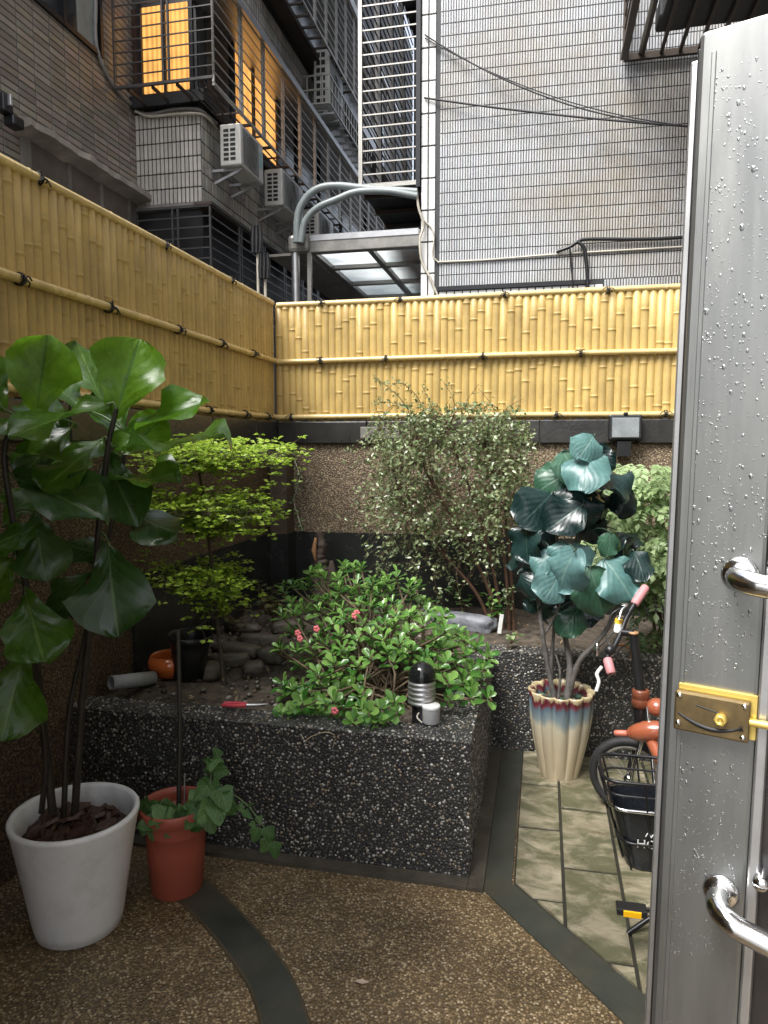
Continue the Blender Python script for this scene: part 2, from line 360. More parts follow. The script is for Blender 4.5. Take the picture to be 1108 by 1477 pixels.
def tile_wall(name, o, u, v, nrm, lu, lv, pu, pv, gap, depth, m, parent, shade=(.8, 1.15), hue=.03, skip=None, rev=False):
    """separate raised tiles on a rectangle, one joined mesh; 5 faces each, a colour each"""
    nu, nv = int(round(lu/pu)), int(round(lv/pv)); u = np.array(u, float); v = np.array(v, float); N = np.array(nrm, float)
    gu, gv = np.meshgrid(np.arange(nu), np.arange(nv)); gu = gu.ravel(); gv = gv.ravel()
    if skip is not None:
        k = ~np.array([skip((a+.5)*pu, (b+.5)*pv) for a, b in zip(gu, gv)], bool); gu = gu[k]; gv = gv[k]
    n = gu.size; a0 = gu*pu+gap/2; a1 = (gu+1)*pu-gap/2; b0 = gv*pv+gap/2; b1 = (gv+1)*pv-gap/2
    d = depth*rng.uniform(.75, 1.1, n); tilt = rng.normal(0, depth*.12, (n, 4)); ch = gap*.35
    def P(a, b, h): return np.array(o)+a[:, None]*u+b[:, None]*v+h[:, None]*N
    z = np.zeros(n)
    V = np.stack([P(a0, b0, z), P(a1, b0, z), P(a1, b1, z), P(a0, b1, z),
                  P(a0+ch, b0+ch, d+tilt[:, 0]), P(a1-ch, b0+ch, d+tilt[:, 1]), P(a1-ch, b1-ch, d+tilt[:, 2]), P(a0+ch, b1-ch, d+tilt[:, 3])], 1).reshape(-1, 3)
    F = np.array([(4, 5, 6, 7), (0, 1, 5, 4), (1, 2, 6, 5), (2, 3, 7, 6), (3, 0, 4, 7)])
    if np.dot(np.cross(u, v), N) < 0: F = F[:, ::-1]
    Fc = (F[None]+(np.arange(n)*8)[:, None, None]).reshape(-1, 4)
    s = rng.uniform(*shade, n)[:, None]*(1+rng.normal(0, hue, (n, 3)))
    return stuff(link(name, np_mesh(name, V, Fc, m, np.repeat(np.clip(s, 0, 1.6), 8, 0), False), parent))

# ------------------------------------------------------------------ palette
m_cement = mat('cement_dark', (.055, .055, .05), .35, var=.3, vscale=14, bump=.25, bscale=90)
m_band = mat('smooth_cement_band', (.045, .048, .038), .4, var=.3, vscale=5, bump=.12, bscale=160, rvar=.12, stain=(.085, .07, .045, .55), sscale=4)
m_kerb = mat('kerb_cement', (.075, .066, .05), .4, var=.4, vscale=11, bump=.3, bscale=70, stain=(.035, .03, .022, .6), sscale=5)
m_peb = mat('pebble_stone', (1, 1, 1), .3, var=.12, vscale=150, attr=True)
m_floor = pebble_mat('washed_gravel_floor', [(0, (.14, .092, .043)), (.3, (.28, .195, .095)), (.55, (.37, .275, .15)), (.78, (.19, .125, .062)), (.9, (.52, .42, .27))], 125, .24, .7, mortar=(.12, .083, .042), patch=.42)
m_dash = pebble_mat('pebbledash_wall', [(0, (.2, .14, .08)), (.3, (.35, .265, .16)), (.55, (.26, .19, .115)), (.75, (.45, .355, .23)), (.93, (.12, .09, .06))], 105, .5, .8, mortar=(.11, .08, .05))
m_dashl = pebble_mat('pebbledash_wall_dark', [(0, (.10, .062, .034)), (.3, (.17, .115, .065)), (.55, (.12, .08, .046)), (.75, (.21, .15, .09)), (.93, (.05, .036, .025))], 105, .45, .9, mortar=(.05, .034, .022))  # darker brown pebbles for the wall beside the fig
m_slate = mat('wet_slate_dado', (.022, .024, .022), .25, var=.35, vscale=5, bump=.15, bscale=40)
m_coping = mat('coping_slab', (.032, .031, .029), .3, var=.3, vscale=7, bump=.15, bscale=60, objrand=.2)
m_bamboo = mat('bamboo_plastic', (.52, .37, .13), .45, var=.16, vscale=7, objrand=.1, bump=.08, bscale=150, stain=(.26, .17, .07, .4), sscale=2.2)
m_rail = mat('bamboo_rail', (.66, .5, .22), .25, var=.15, vscale=10, bump=.06, bscale=100)
m_cord = mat('black_cord', (.02, .018, .015), .7)
m_black = mat('black_plastic', (.015, .015, .016), .35)
m_blackm = mat('black_metal', (.018, .018, .02), .35, metal=.3)
m_steel = mat('chrome', (.75, .75, .75), .14, metal=1, var=.08, rvar=.06)
m_alu = mat('aluminium', (.5, .5, .5), .4, metal=.9, var=.1)
m_white = mat('white_plastic', (.72, .72, .7), .4, var=.05)

# ------------------------------------------------------------------ ground and yard floor
LX, BY, RX = -1.775, 4.6, 1.95            # left wall face, back wall face, right wall face
g = struct(MB().bbox((-120, -60, -.3), (120, 180, -.12)).build('ground', mat('alley_concrete', (.16, .155, .145), .5, var=.25, vscale=2, bump=.2)))
fl = struct(MB().bbox((LX-.2, -.6, -.12), (RX+.2, BY+.2, 0)).build('yard_floor', m_floor))
# planter footprint numbers
PF, PR, BF, PH = 2.35, -.222, 3.46, .5    # planter front face, right face, back-bed front face, rim height
# kerb skirting strip along the planter foot
kb = MB(); kb.bbox((LX, PF-.055, 0), (PR+.002, PF, .014)); kb.bbox((PR, PF-.055, 0), (PR+.055, BF, .014))
struct(kb.build('planter_skirting', m_kerb))
# smooth cement strips
def sheet(name, poly, z0, z1, m): return struct(MB().prism(poly, z0, z1).build(name, m))
A0, A1 = Vector((-.166, 2.306)), Vector((-.075, 2.365)); D0, D1 = Vector((.236, 1.823)), Vector((.294, 1.836))
dd = (Vector((.2385, 1.822))-A0).normalized(); ext = 1.4
sheet('cement_strip', [(PR+.056, BF), (PR+.056, 2.306), A0+Vector((.0, 0)), A0+dd*ext, A1+dd*ext+Vector((.02, .02)), A1, (-.068, BF)], -.02, .005, m_band)
# the curved strip
out_px = [(262, 1240), (300, 1275), (340, 1310), (385, 1360), (420, 1410), (445, 1477)]
oc = [pZ(x, y, 0).xy for x, y in out_px]; oc = [oc[0]]+oc[1:]+[oc[-1]+Vector((.05, -.12)), oc[-1]+Vector((.07, -.3)), oc[-1]+Vector((.06, -.6))]
ocs = [p.xy for p in spline([Vector((p.x, p.y, 0)) for p in oc], 60)]
ins = []
for i, p in enumerate(ocs):
    t = (ocs[min(i+1, len(ocs)-1)]-ocs[max(i-1, 0)]).normalized(); ins.append(p+Vector((t.y, -t.x))*.115)
cs = MB(); vs_ = [(p.x, p.y, .005) for p in ocs]+[(p.x, p.y, .005) for p in ins]; n_ = len(ocs)
cs.add(vs_, [(i, n_+i, n_+i+1, i+1) for i in range(n_-1)])
cs.add([(x, y, -.01) for x, y, z in vs_], [])
struct(cs.build('curved_cement_strip', m_band))
bd = MB()
for side in (ocs, ins): bd.tube([(p.x, p.y, .001) for p in side], .006, 6)
struct(bd.build('strip_edging', mat('brass_edging', (.1, .08, .05), .4, metal=.2)))

# stone paving slabs (each its own piece)
def clip(poly, a, b):
    res = []; nx, ny = -(b[1]-a[1]), b[0]-a[0]
    f = lambda p: (p[0]-a[0])*nx+(p[1]-a[1])*ny
    for i in range(len(poly)):
        p, q = poly[i], poly[(i+1) % len(poly)]; fp, fq = f(p), f(q)
        if fp >= 0: res.append(p)
        if fp*fq < 0: t = fp/(fp-fq); res.append((p[0]+(q[0]-p[0])*t, p[1]+(q[1]-p[1])*t))
    return res
pav = struct(MB().prism(clip([(-.068, .9), (RX, .9), (RX, BF), (-.068, BF)], A1.to_tuple(), (A1+dd*ext).to_tuple()), -.02, .003).build('paving_bed', mat('paving_grout', (.03, .028, .02), .5)))
def slate_mat():
    m = mat('riven_slate', (.3, .25, .155), .32, var=.45, vscale=9, objrand=.14, bump=.55, bscale=20, col2=(.38, .34, .24), stain=(.085, .088, .045, .85), sscale=6)
    n = m.node_tree.nodes; l = m.node_tree.links; geo = n.new('ShaderNodeNewGeometry'); mp = n.new('ShaderNodeMapping')
    mp.inputs['Scale'].default_value = (.9, 1.35, 1); mp.inputs['Rotation'].default_value = (0, 0, .55); oi = n.new('ShaderNodeObjectInfo')
    cm = n.new('ShaderNodeCombineXYZ'); mu = n.new('ShaderNodeMath'); mu.operation = 'MULTIPLY'; mu.inputs[1].default_value = 40; l.new(oi.outputs['Random'], mu.inputs[0]); l.new(mu.outputs[0], cm.inputs[2])
    av = n.new('ShaderNodeVectorMath'); av.operation = 'ADD'; l.new(geo.outputs['Position'], av.inputs[0]); l.new(cm.outputs[0], av.inputs[1]); l.new(av.outputs[0], mp.inputs['Vector'])
    for nd in list(n):
        if nd.type == 'TEX_NOISE': l.new(mp.outputs[0], nd.inputs['Vector']); nd.inputs['Distortion'].default_value = .6
    for nd in list(n):
        if nd.type == 'MAP_RANGE' and abs(nd.inputs[1].default_value-.48) < .01: nd.inputs[1].default_value = .43; nd.inputs[2].default_value = .56
    return m
m_stone = slate_mat()
x1 = pZ(806, 1132, 0).x; x2 = pZ(876, 1167, 0).x
cw = x2-x1
cols_x = [-.068, x1-.0, x2, x2+cw*1.02, x2+cw*2.03, x2+cw*3.05, x2+cw*4.06, x2+cw*5.1, x2+cw*6.1]
yj = {0: [3.46, pZ(770, 1134, 0).y, pZ(770, 1197, 0).y, pZ(770, 1300, 0).y, 2.0, 1.6],
      1: [3.46, pZ(840, 1172, 0).y, pZ(840, 1258, 0).y, pZ(850, 1388, 0).y, 1.55]}
for ci in range(len(cols_x)-1):
    xa, xb = cols_x[ci], min(cols_x[ci+1], RX)
    if ci in yj: ys = yj[ci]
    else:
        off = random.uniform(0, .35); ys = [3.46]+[3.46-.12-off-.44*k for k in range(6)]
    for y0, y1 in zip(ys[:-1], ys[1:]):
        gp = .0055
        gy = .009; poly = [(xa+gp, y1+gy), (xb-gp, y1+gy), (xb-gp, y0-gy), (xa+gp, y0-gy)]
        q = A1+Vector((.008, .008))
        poly = clip(poly, q.to_tuple(), (q+dd*ext).to_tuple())
        poly = [p for p in poly if p[1] > .9]
        if len(poly) < 3: continue
        cx = sum(p[0] for p in poly)/len(poly); cy = sum(p[1] for p in poly)/len(poly)
        mb = MB(); hz = .011+random.uniform(-.0015, .0015); n = len(poly)
        loc = [(p[0]-cx, p[1]-cy) for p in poly]
        tp = [(p[0]*.992, p[1]*.992, hz+random.uniform(-.0008, .0008)) for p in loc]
        mb.add([(p[0], p[1], -.01) for p in loc]+[(p[0], p[1], hz-.004) for p in loc]+tp,
               [tuple(range(2*n, 3*n))]+[(k*n+i, k*n+(i+1) % n, (k+1)*n+(i+1) % n, (k+1)*n+i) for k in (0, 1) for i in range(n)])
        s = mb.build('paving_slab', m_stone, pav); s.location = (cx, cy, 0)

# ------------------------------------------------------------------ planter
pl = thing('raised_planter', 'L-shaped raised garden bed of dark exposed pebble aggregate', 'planter', (-1, 3, 0))
w = .13
body = MB()
body.bbox((LX, PF, 0), (PR, PF+w, PH-.005)); body.bbox((PR-w, PF+w, 0), (PR, BF+w, PH-.005)); body.bbox((PR, BF, 0), (RX, BF+w, PH-.005))
body.build('bed_wall', mat('aggregate_matrix', (.035, .034, .032), .4), pl)
pal = [(.03, .03, .031), (.07, .068, .065), (.13, .125, .115), (.33, .32, .29), (.24, .19, .13), (.5, .49, .45)]; wt = [28, 28, 20, 12, 8, 4]
pp = .0115
patches = [pebble_patch((LX, PF, 0), (1, 0, 0), (0, 0, 1), (0, -1, 0), PR-LX, PH, pp),
           pebble_patch((PR, PF, 0), (0, 1, 0), (0, 0, 1), (1, 0, 0), BF-PF, PH, pp),
           pebble_patch((LX, PF, PH-.005), (1, 0, 0), (0, 1, 0), (0, 0, 1), PR-LX, w, pp),
           pebble_patch((PR-w, PF+w, PH-.005), (1, 0, 0), (0, 1, 0), (0, 0, 1), w, BF-PF, pp),
           pebble_patch((PR, BF, 0), (1, 0, 0), (0, 0, 1), (0, -1, 0), RX-PR, PH, pp),
           pebble_patch((PR, BF, PH-.005), (1, 0, 0), (0, 1, 0), (0, 0, 1), RX-PR, w, pp)]
pebbles('pebbles', patches, pal, wt, m_peb, pl)
# soil with clods
def soil_sheet(x0, x1_, y0, y1_, z, amp, step, m, name, parent):
    nx, ny = int((x1_-x0)/step), int((y1_-y0)/step); vs = []; fs = []
    for j in range(ny+1):
        for i in range(nx+1):
            x = lerp(x0, x1_, i/nx); y = lerp(y0, y1_, j/ny)
            h = noise.fractal(Vector((x*5, y*5, 1.3)), .9, 2.1, 5)*amp+noise.noise(Vector((x*40, y*40, 4)))*amp*.35
            vs.append((x, y, z+h))
    for j in range(ny):
        for i in range(nx): a = j*(nx+1)+i; fs.append((a, a+1, a+nx+2, a+nx+1))
    mb = MB(); mb.add(vs, fs, True); return mb.build(name, m, parent)
m_soil = mat('garden_soil', (.045, .033, .022), .75, var=.5, vscale=25, bump=.8, bscale=90, col2=(.12, .095, .07))
struct(soil_sheet(LX, PR-w+.01, PF+w-.01, BY, .455, .028, .03, m_soil, 'bed_soil', None))
struct(soil_sheet(PR-w, RX, BF+w-.01, BY, .45, .025, .04, m_soil, 'bed_soil', None))
# gravel bits and stones scattered on the soil
V, n = pebble_patch((-1.7, 2.5, .475), (1, 0, 0), (0, 1, 0), (0, 0, 1), 1.3, 1.6, .05, (.1, .4), .6)
F = (ICO_F[None]+(np.arange(n)*12)[:, None, None]).reshape(-1, 3)
tag(stuff(link('soil_gravel', np_mesh('soil_gravel', V, F, m_peb, pebble_cols(n, [(.1, .09, .07), (.25, .23, .2), (.04, .035, .03)], [5, 2, 4])))), 'loose gravel bits scattered over the dark soil of the bed', 'gravel')

# ------------------------------------------------------------------ garden walls
Z_C0, Z_C1, Z_D = 1.515, 1.66, .92
wl = thing('garden_wall', 'brown pebbledash garden wall under the dim long bamboo fence', 'wall', (LX, 2, 0))
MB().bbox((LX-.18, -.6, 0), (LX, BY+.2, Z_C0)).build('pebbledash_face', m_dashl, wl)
MB().bbox((LX, 2.81, .3), (LX+.012, BY-.005, Z_D)).build('dado_panel', m_slate, wl)
for k in range(9):
    y0 = -.6+k*.6; y1 = min(y0+.596, BY+.02)
    MB().bevel((LX-.08, (y0+y1)/2, (Z_C0+Z_C1)/2), (.22, y1-y0, Z_C1-Z_C0), .006).build('coping_slab', m_coping, wl)
wb = thing('garden_wall', 'tan pebbledash garden wall behind the bushes and floodlight, slate dado below', 'wall', (0, BY, 0))
MB().bbox((LX+.0, BY, 0), (RX+.2, BY+.18, Z_C0)).build('pebbledash_face', m_dash, wb)
MB().bbox((LX+.013, BY-.012, .3), (RX, BY, Z_D)).build('dado_panel', m_slate, wb)
xe = [LX+.03, -1.13, -.62, -.02, .55, 1.15, RX+.2]
m_patch = mat('coping_slab_pale', (.22, .21, .19), .45, var=.25)
for a, b in zip(xe[:-1], xe[1:]): MB().bevel(((a+b)/2, BY+.07, (Z_C0+Z_C1)/2), (b-a-.005, .2, Z_C1-Z_C0), .006).build('coping_slab', m_coping, wb)
pt = MB().bevel((-1.04, BY-.034, 1.585), (.26, .012, .075), .003).build('mortar_patch', m_patch, wb)
# corner pier
pr = thing('wall_pier', 'narrow brown pier filling the corner of the two garden walls', 'pier', (LX+.06, BY-.06, 0))
MB().bbox((LX+.013, BY-.15, .3), (LX+.13, BY-.013, Z_C0-.002)).build('shaft', mat('pier_render', (.09, .065, .045), .45, var=.3, vscale=20, bump=.5, bscale=120), pr)
MB().bbox((LX+.012, BY-.162, .3), (LX+.142, BY-.0135, Z_D-.003)).build('dado_panel', m_slate, pr)
wr = thing('garden_wall', 'pebbledash garden wall on the bicycle side of the yard', 'wall', (RX, 2, 0))
MB().bbox((RX, .95, 0), (RX+.18, BY, Z_C0)).build('pebbledash_face', m_dash, wr)
for k in range(6):
    y0 = .95+k*.61; y1 = min(y0+.605, BY); MB().bevel((RX+.09, (y0+y1)/2, (Z_C0+Z_C1)/2), (.22, y1-y0, Z_C1-Z_C0), .006).build('coping_slab', m_coping, wr)

# ------------------------------------------------------------------ bamboo fences
PITCHB = .0465; FZ0, FZ1 = 1.665, 2.445
def stalk_mesh(i):
    rr = random.Random(i*3+1); r = .031; sp = rr.uniform(.33, .42); z = FZ0+rr.uniform(0.03, sp); nodes = []
    while z < FZ1-.03: nodes.append(z); z += sp*rr.uniform(.85, 1.15)
    prof = [(r*.6, FZ1+.001), (r*.95, FZ1-.004)]
    for zn in reversed(nodes): prof += [(r*.965, zn+.012), (r*.975, zn+.004), (r*1.035, zn+.0015), (r*1.035, zn-.0015), (r*.95, zn-.005), (r*.96, zn-.018)]
    prof += [(r*.96, FZ0)]
    return MB().lathe(prof[::-1], 10).mesh('bamboo_stalk', m_bamboo)
STALKS = [stalk_mesh(i) for i in range(26)]
def tie(parent, p, along, out, seed):
    rr = random.Random(seed); mb = MB(); p = Vector(p); a = Vector(along); o = Vector(out); r = .021
    for k in (-.006, .004):
        mb.tube([p+a*(k+rr.uniform(-.002, .002))+(o*math.cos(t)+Vector((0, 0, 1))*math.sin(t))*r for t in [2*math.pi*i/10 for i in range(11)]], .0035, 5, False)
    q = p+o*r
    mb.sphere(q, .009, 8, 5)
    for s in (-1, 1):
        e = q+a*s*rr.uniform(.02, .04)+Vector((0, 0, rr.uniform(-.035, .02)))+o*.012
        mb.tube(spline([q, lerp(q, e, .5)+Vector((0, 0, .012)), e], 6), .003, 5)
        e = q+a*s*rr.uniform(.012, .03)+Vector((0, 0, rr.uniform(-.03, -.01)))
        mb.tube(spline([q, lerp(q, e, .5)+o*.012, e], 6), .003, 5)
    mb.build('cord_tie', m_cord, parent)
def rail(parent, a, b, r, seed):
    rr = random.Random(seed); a = Vector(a); b = Vector(b); L = (b-a).length; n = int(L/.04); pts = []; rs = []
    nodes = []; t = rr.uniform(.1, .3)
    while t < L: nodes.append(t); t += rr.uniform(.38, .5)
    ts = sorted([0, L]+[x+e for x in nodes for e in (-.012, -.004, 0, .004, .012)]+[L*i/12 for i in range(1, 12)])
    for t in ts:
        pts.append(lerp(a, b, min(max(t/L, 0), 1))+Vector((0, 0, .003*math.sin(t*2+seed)))); rs.append(r*(1.12 if any(abs(t-x) < .003 for x in nodes) else (.97 if any(abs(t-x) < .006 for x in nodes) else 1)))
    MB().tube(pts, rs, 12).build('bamboo_rail', m_rail, parent)
fb = thing('bamboo_fence', 'bright yellow bamboo screen on the back wall facing the planter', 'fence', (0, BY, FZ0))
x = LX+.03; i = 0
while x < RX+.1:
    s = link('bamboo_stalk', STALKS[(i*7+random.randrange(5)) % 26], fb); s.location = (x-0, .0+random.uniform(-.002, .002)+BY+.03, random.uniform(-.006, .006)); s.rotation_euler.z = random.uniform(0, 6)
    x += PITCHB; i += 1
FYF = BY+.03-.031                       # front of the stalks
for zi, z in enumerate((2.437, 2.062, 1.692)):
    yy = FYF-.014 if zi else FYF+.012
    rail(fb, (LX+.02, yy, z), (RX+.1, yy, z), .0165 if zi else .018, 10+zi)
for zi, (z, pxs, py) in enumerate(((2.437, (463, 577, 728, 878), 420), (2.062, (463, 557, 697, 838), 515), (1.692, (421, 803, 960), 603))):
    for j, px in enumerate(pxs):
        p = pY(px, py, FYF-.014); tie(fb, (p.x, FYF-.014 if zi else FYF+.012, z), (1, 0, 0), (0, -1, 0), zi*10+j)
fl_ = thing('bamboo_fence', 'dim ochre bamboo screen running alongside the fig, below the shadowed tiled building', 'fence', (LX, 2, FZ0))
y = BY-.01; i = 0
while y > -.3:
    s = link('bamboo_stalk', STALKS[(i*11+random.randrange(5)) % 26], fl_); s.location = (LX-.03+random.uniform(-.002, .002), y, random.uniform(-.006, .006)); s.rotation_euler.z = random.uniform(0, 6)
    y -= PITCHB; i += 1
FXF = LX-.03+.031
for zi, z in enumerate((2.452, 2.068, 1.692)):
    xx = FXF+.014 if zi else FXF-.012
    rail(fl_, (xx, -.3, z), (xx, BY-.0, z), .0165 if zi else .018, 20+zi)
for zi, (z, pts) in enumerate(((2.452, ((58, 240), (240, 348), (335, 405))), (2.068, ((22, 378), (152, 430), (253, 470), (315, 490), (362, 508))), (1.692, ((297, 580), (350, 593), (382, 600))))):
    for j, (px, py) in enumerate(pts):
        p = pX(px, py, FXF); tie(fl_, (FXF+.014 if zi else FXF-.012, p.y, z), (0, 1, 0), (1, 0, 0), 50+zi*10+j)

# ------------------------------------------------------------------ buildings behind the fences
UX, UY, UZ = (1, 0, 0), (0, 1, 0), (0, 0, 1)
m_grout = mat('dark_grout', (.035, .036, .038), .6)
m_groutB = mat('mid_grout', (.07, .065, .06), .6)
m_tileD = mat('pale_mosaic_tile', (.5, .51, .52), .22, var=.12, vscale=.8, attr=True, stain=(.36, .31, .23, .75), sscale=.5)
m_tileP = mat('pilaster_tile', (.66, .65, .63), .25, var=.08, vscale=3, objrand=.08)
m_tileA = mat('drab_wall_tile', (.27, .235, .195), .35, var=.12, vscale=1.5, attr=True, stain=(.1, .085, .07, .5), sscale=.8)
m_tileB = mat('grey_wall_tile', (.5, .475, .44), .3, var=.12, vscale=1.2, attr=True, stain=(.16, .15, .13, .6), sscale=.9)
m_tileBo = mat('grey_wall_tile_single', (.5, .47, .43), .3, var=.12, vscale=3, objrand=.12, stain=(.2, .18, .15, .5), sscale=1.4)
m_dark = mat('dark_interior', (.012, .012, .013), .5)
m_rust = mat('rusty_iron', (.06, .045, .035), .55, metal=.3, var=.4, vscale=6)
m_grille = mat('grille_paint', (.075, .072, .07), .4, metal=.2, var=.3, vscale=5)
m_gril2 = mat('grille_steel', (.42, .40, .36), .35, metal=.5, var=.2, vscale=5)
m_glass = mat('dark_glass', (.02, .024, .028), .08)
m_conc = mat('stained_concrete', (.2, .185, .165), .7, var=.35, vscale=3, bump=.4, bscale=25)
def emit(name, col, st):
    m = bpy.data.materials.new(name); m.use_nodes = True; n = m.node_tree.nodes; l = m.node_tree.links; b = n['Principled BSDF']
    tc = n.new('ShaderNodeTexCoord'); nz = n.new('ShaderNodeTexNoise'); nz.inputs['Scale'].default_value = 5; nz.inputs['Detail'].default_value = 3; l.new(tc.outputs['Object'], nz.inputs['Vector'])
    r = n.new('ShaderNodeMapRange'); r.inputs[1].default_value = .3; r.inputs[2].default_value = .7; r.inputs[3].default_value = st*.55; r.inputs[4].default_value = st*1.25
    wv = n.new('ShaderNodeTexWave'); wv.inputs['Scale'].default_value = 5; wv.inputs['Distortion'].default_value = 2.5; wv.inputs['Detail'].default_value = 2
    mpw = n.new('ShaderNodeMapping'); mpw.inputs['Scale'].default_value = (1, 1, .08); l.new(tc.outputs['Object'], mpw.inputs['Vector']); l.new(mpw.outputs[0], wv.inputs['Vector'])
    aw = n.new('ShaderNodeMath'); aw.operation = 'MULTIPLY_ADD'; aw.inputs[1].default_value = .35; l.new(wv.outputs['Fac'], aw.inputs[0]); ms_ = n.new('ShaderNodeMath'); ms_.operation = 'MULTIPLY'; ms_.inputs[1].default_value = .7; l.new(nz.outputs['Fac'], ms_.inputs[0]); l.new(ms_.outputs[0], aw.inputs[2])
    l.new(aw.outputs[0], r.inputs[0]); b.inputs['Base Color'].default_value = (*[c*.4 for c in col], 1)
    b.inputs['Emission Color'].default_value = (*col, 1); l.new(r.outputs[0], b.inputs['Emission Strength']); b.inputs['Roughness'].default_value = .25
    return m
m_lit = emit('lamplit_pane', (1.0, .47, .12), .27)

CUBE = {}
def stick(name, a, b, w, m, parent, h=None):
    """a straight bar that shares one unit-cube mesh per material"""
    if m.name not in CUBE: CUBE[m.name] = MB().box((0, 0, 0), (1, 1, 1)).mesh('bar', m)
    a = Vector(a); b = Vector(b); s, d, n = frame(b-a); L = (b-a).length; c = (a+b)/2; h = h or w
    mw = Matrix(((s.x*w, d.x*L, n.x*h, c.x), (s.y*w, d.y*L, n.y*h, c.y), (s.z*w, d.z*L, n.z*h, c.z), (0, 0, 0, 1)))
    return link(name, CUBE[m.name], parent, mw)
def sub(parent, name, loc):
    o = bpy.data.objects.new(name, None); COL.objects.link(o); o.empty_display_size = .1
    o.parent = parent; o.matrix_parent_inverse = parent_inv(parent); o.location = loc; return o
def grille_face(gr, o, u, L, H, posts, nb, m, pw=.022, bw=.012, double=True):
    """bars along u, posts up; o = lower corner"""
    o = Vector(o); u = Vector(u); z = Vector((0, 0, 1))
    stick('rail', o, o+u*L, .03, m, gr); stick('rail', o+z*H, o+u*L+z*H, .03, m, gr)
    for k in range(posts+1):
        p = o+u*(L*k/posts)
        stick('post', p+z*.015, p+z*(H-.015), pw, m, gr)
        if double and 0 < k < posts: stick('post', p+u*.07+z*.015, p+u*.07+z*(H-.015), pw, m, gr)
    for k in range(1, nb): q = z*(H*k/nb); stick('bar', o+q, o+u*L+q, bw, m, gr)

# --- building A : drab tiled block along the alley
XA = -4.85; YB = 8.1
bA = thing('apartment_block', 'drab brown tiled apartment block with dark window above the dim fence', 'building', (XA, 4, 0))
MB().bbox((XA-5, -6, -.12), (XA-.001, YB+1, 8.2)).build('wall', m_groutB, bA)
WA0, WA1, WZ = 5.2, 8.04, 5.74           # window band from WZ up
yw0 = pX(28, 0, XA).y; yw1 = pX(135, 70, XA).y
def skipA(u, v):
    y = 1+u; z = 3.0+v; return z > WZ+.02 and z < 7.6 and y > 6.15 and y < 7.42
tile_wall('wall_tiles', (XA, 1, 3.0), UY, UZ, UX, YB-1-.02, 5.2, .232, .068, .01, .006, m_tileA, bA, (.75, 1.2), .03, skipA)
wA = sub(bA, 'window', (XA, 6.8, WZ))
MB().bbox((XA-.02, 6.15, WZ), (XA+.004, 7.42, 7.6)).build('pane', m_glass, wA)
for y, ww in ((6.17, .06), (6.78, .05), (7.4, .06)): stick('frame', (XA+.02, y, WZ), (XA+.02, y, 7.6), ww, m_blackm, wA, .04)
stick('frame', (XA+.02, 6.15, WZ+.025), (XA+.02, 7.42, WZ+.025), .04, m_blackm, wA, .05)
MB().bbox((XA-.01, 7.02, WZ+.05), (XA+.012, 7.33, 7.58)).build('curtain', mat('grey_curtain', (.2, .22, .21), .6), wA)
# concrete hood with broken edge, under it a recess
hood = MB(); ys = np.linspace(6.0, 8.28, 30); vs_ = []
for i, y in enumerate(ys):
    j = noise.noise(Vector((y*5, 0, 0)))*.035
    vs_ += [(XA-.05, y, 4.56), (XA+.2+j, y, 4.50+j*.3), (XA+.2+j, y, 4.44), (XA-.05, y, 4.38+j)]
hood.add(vs_, [(i*4+k, i*4+(k+1) % 4, i*4+4+(k+1) % 4, i*4+4+k) for i in range(29) for k in range(4)]+[(0, 1, 2, 3), (116, 119, 118, 117)])
hood.build('window_hood', mat('pale_concrete', (.34, .31, .26), .7, var=.3, vscale=4, bump=.4, bscale=25), bA)
MB().bbox((XA, 6.08, 3.2), (XA+.03, 6.2, 4.42)).build('window_jamb', m_conc, bA)
MB().bbox((XA, 6.2, 3.2), (XA+.012, 8.05, 4.4)).build('recess_panel', mat('dirty_render', (.12, .1, .085), .7, var=.4, vscale=2, bump=.4, bscale=12), bA)
for y in (6.75, 7.3, 7.85): MB().bbox((XA+.012, y, 3.2), (XA+.03, y+.05, 4.4)).build('recess_rib', m_conc, bA)
lp = thing('wall_floodlight', 'small black lamp clipped on the drab tiled wall', 'lamp', pX(8, 160, XA+.12))
c = pX(6, 150, XA+.14)
MB().bevel(c, (.1, .12, .16), .015).build('housing', m_black, lp); MB().bevel(c+Vector((.02, .09, -.12)), (.12, .14, .1), .02).build('head', m_black, lp)
MB().bevel(c+Vector((.07, -.01, .02)), (.04, .03, .1), .008).build('trim', m_alu, lp); MB().bbox(c+Vector((-.2, -.02, -.02)), c+Vector((-.04, .02, .02))).build('bracket', m_black, lp)

# --- building B : grey tiled block with window cages
XB = -4.0; XBC = -3.6
bB = thing('apartment_block', 'grey tiled apartment block with caged windows, orange lamplight and air conditioners', 'building', (XB, YB, 0))
MB().bbox((XA-.4, YB+.002, -.12), (XB-.002, 22, 13)).build('wall', m_grout, bB)
# single tiles on the narrow end face
z0, z1_ = 4.38, 5.44; nc, nr = 16, 6; pw_ = (XB-XA)/nc; ph_ = (z1_-z0)/nr
tm = MB().bevel((0, 0, 0), (pw_-.012, .016, ph_-.014), .003, seg=1).mesh('wall_tile', m_tileBo)
for i in range(nc):
    for j in range(nr):
        t = link('wall_tile', tm, bB); t.location = (XA+(i+.5)*pw_, YB-.004, z0+(j+.5)*ph_); t.rotation_euler = (random.gauss(0, .004), 0, random.gauss(0, .006))
tile_wall('side_tiles', (XB, YB, 4.36), UY, UZ, UX, 10, 1.08, .085, .177, .012, .006, m_tileB, bB, (.7, 1.1))
tile_wall('side_tiles', (XB, YB, 6.7), UY, UZ, UX, 10, 1.06, .085, .177, .012, .006, m_tileB, bB, (.8, 1.15))
tile_wall('side_tiles', (XB, YB, 9.6), UY, UZ, UX, 10, 1.06, .085, .177, .012, .006, m_tileB, bB, (.8, 1.15))
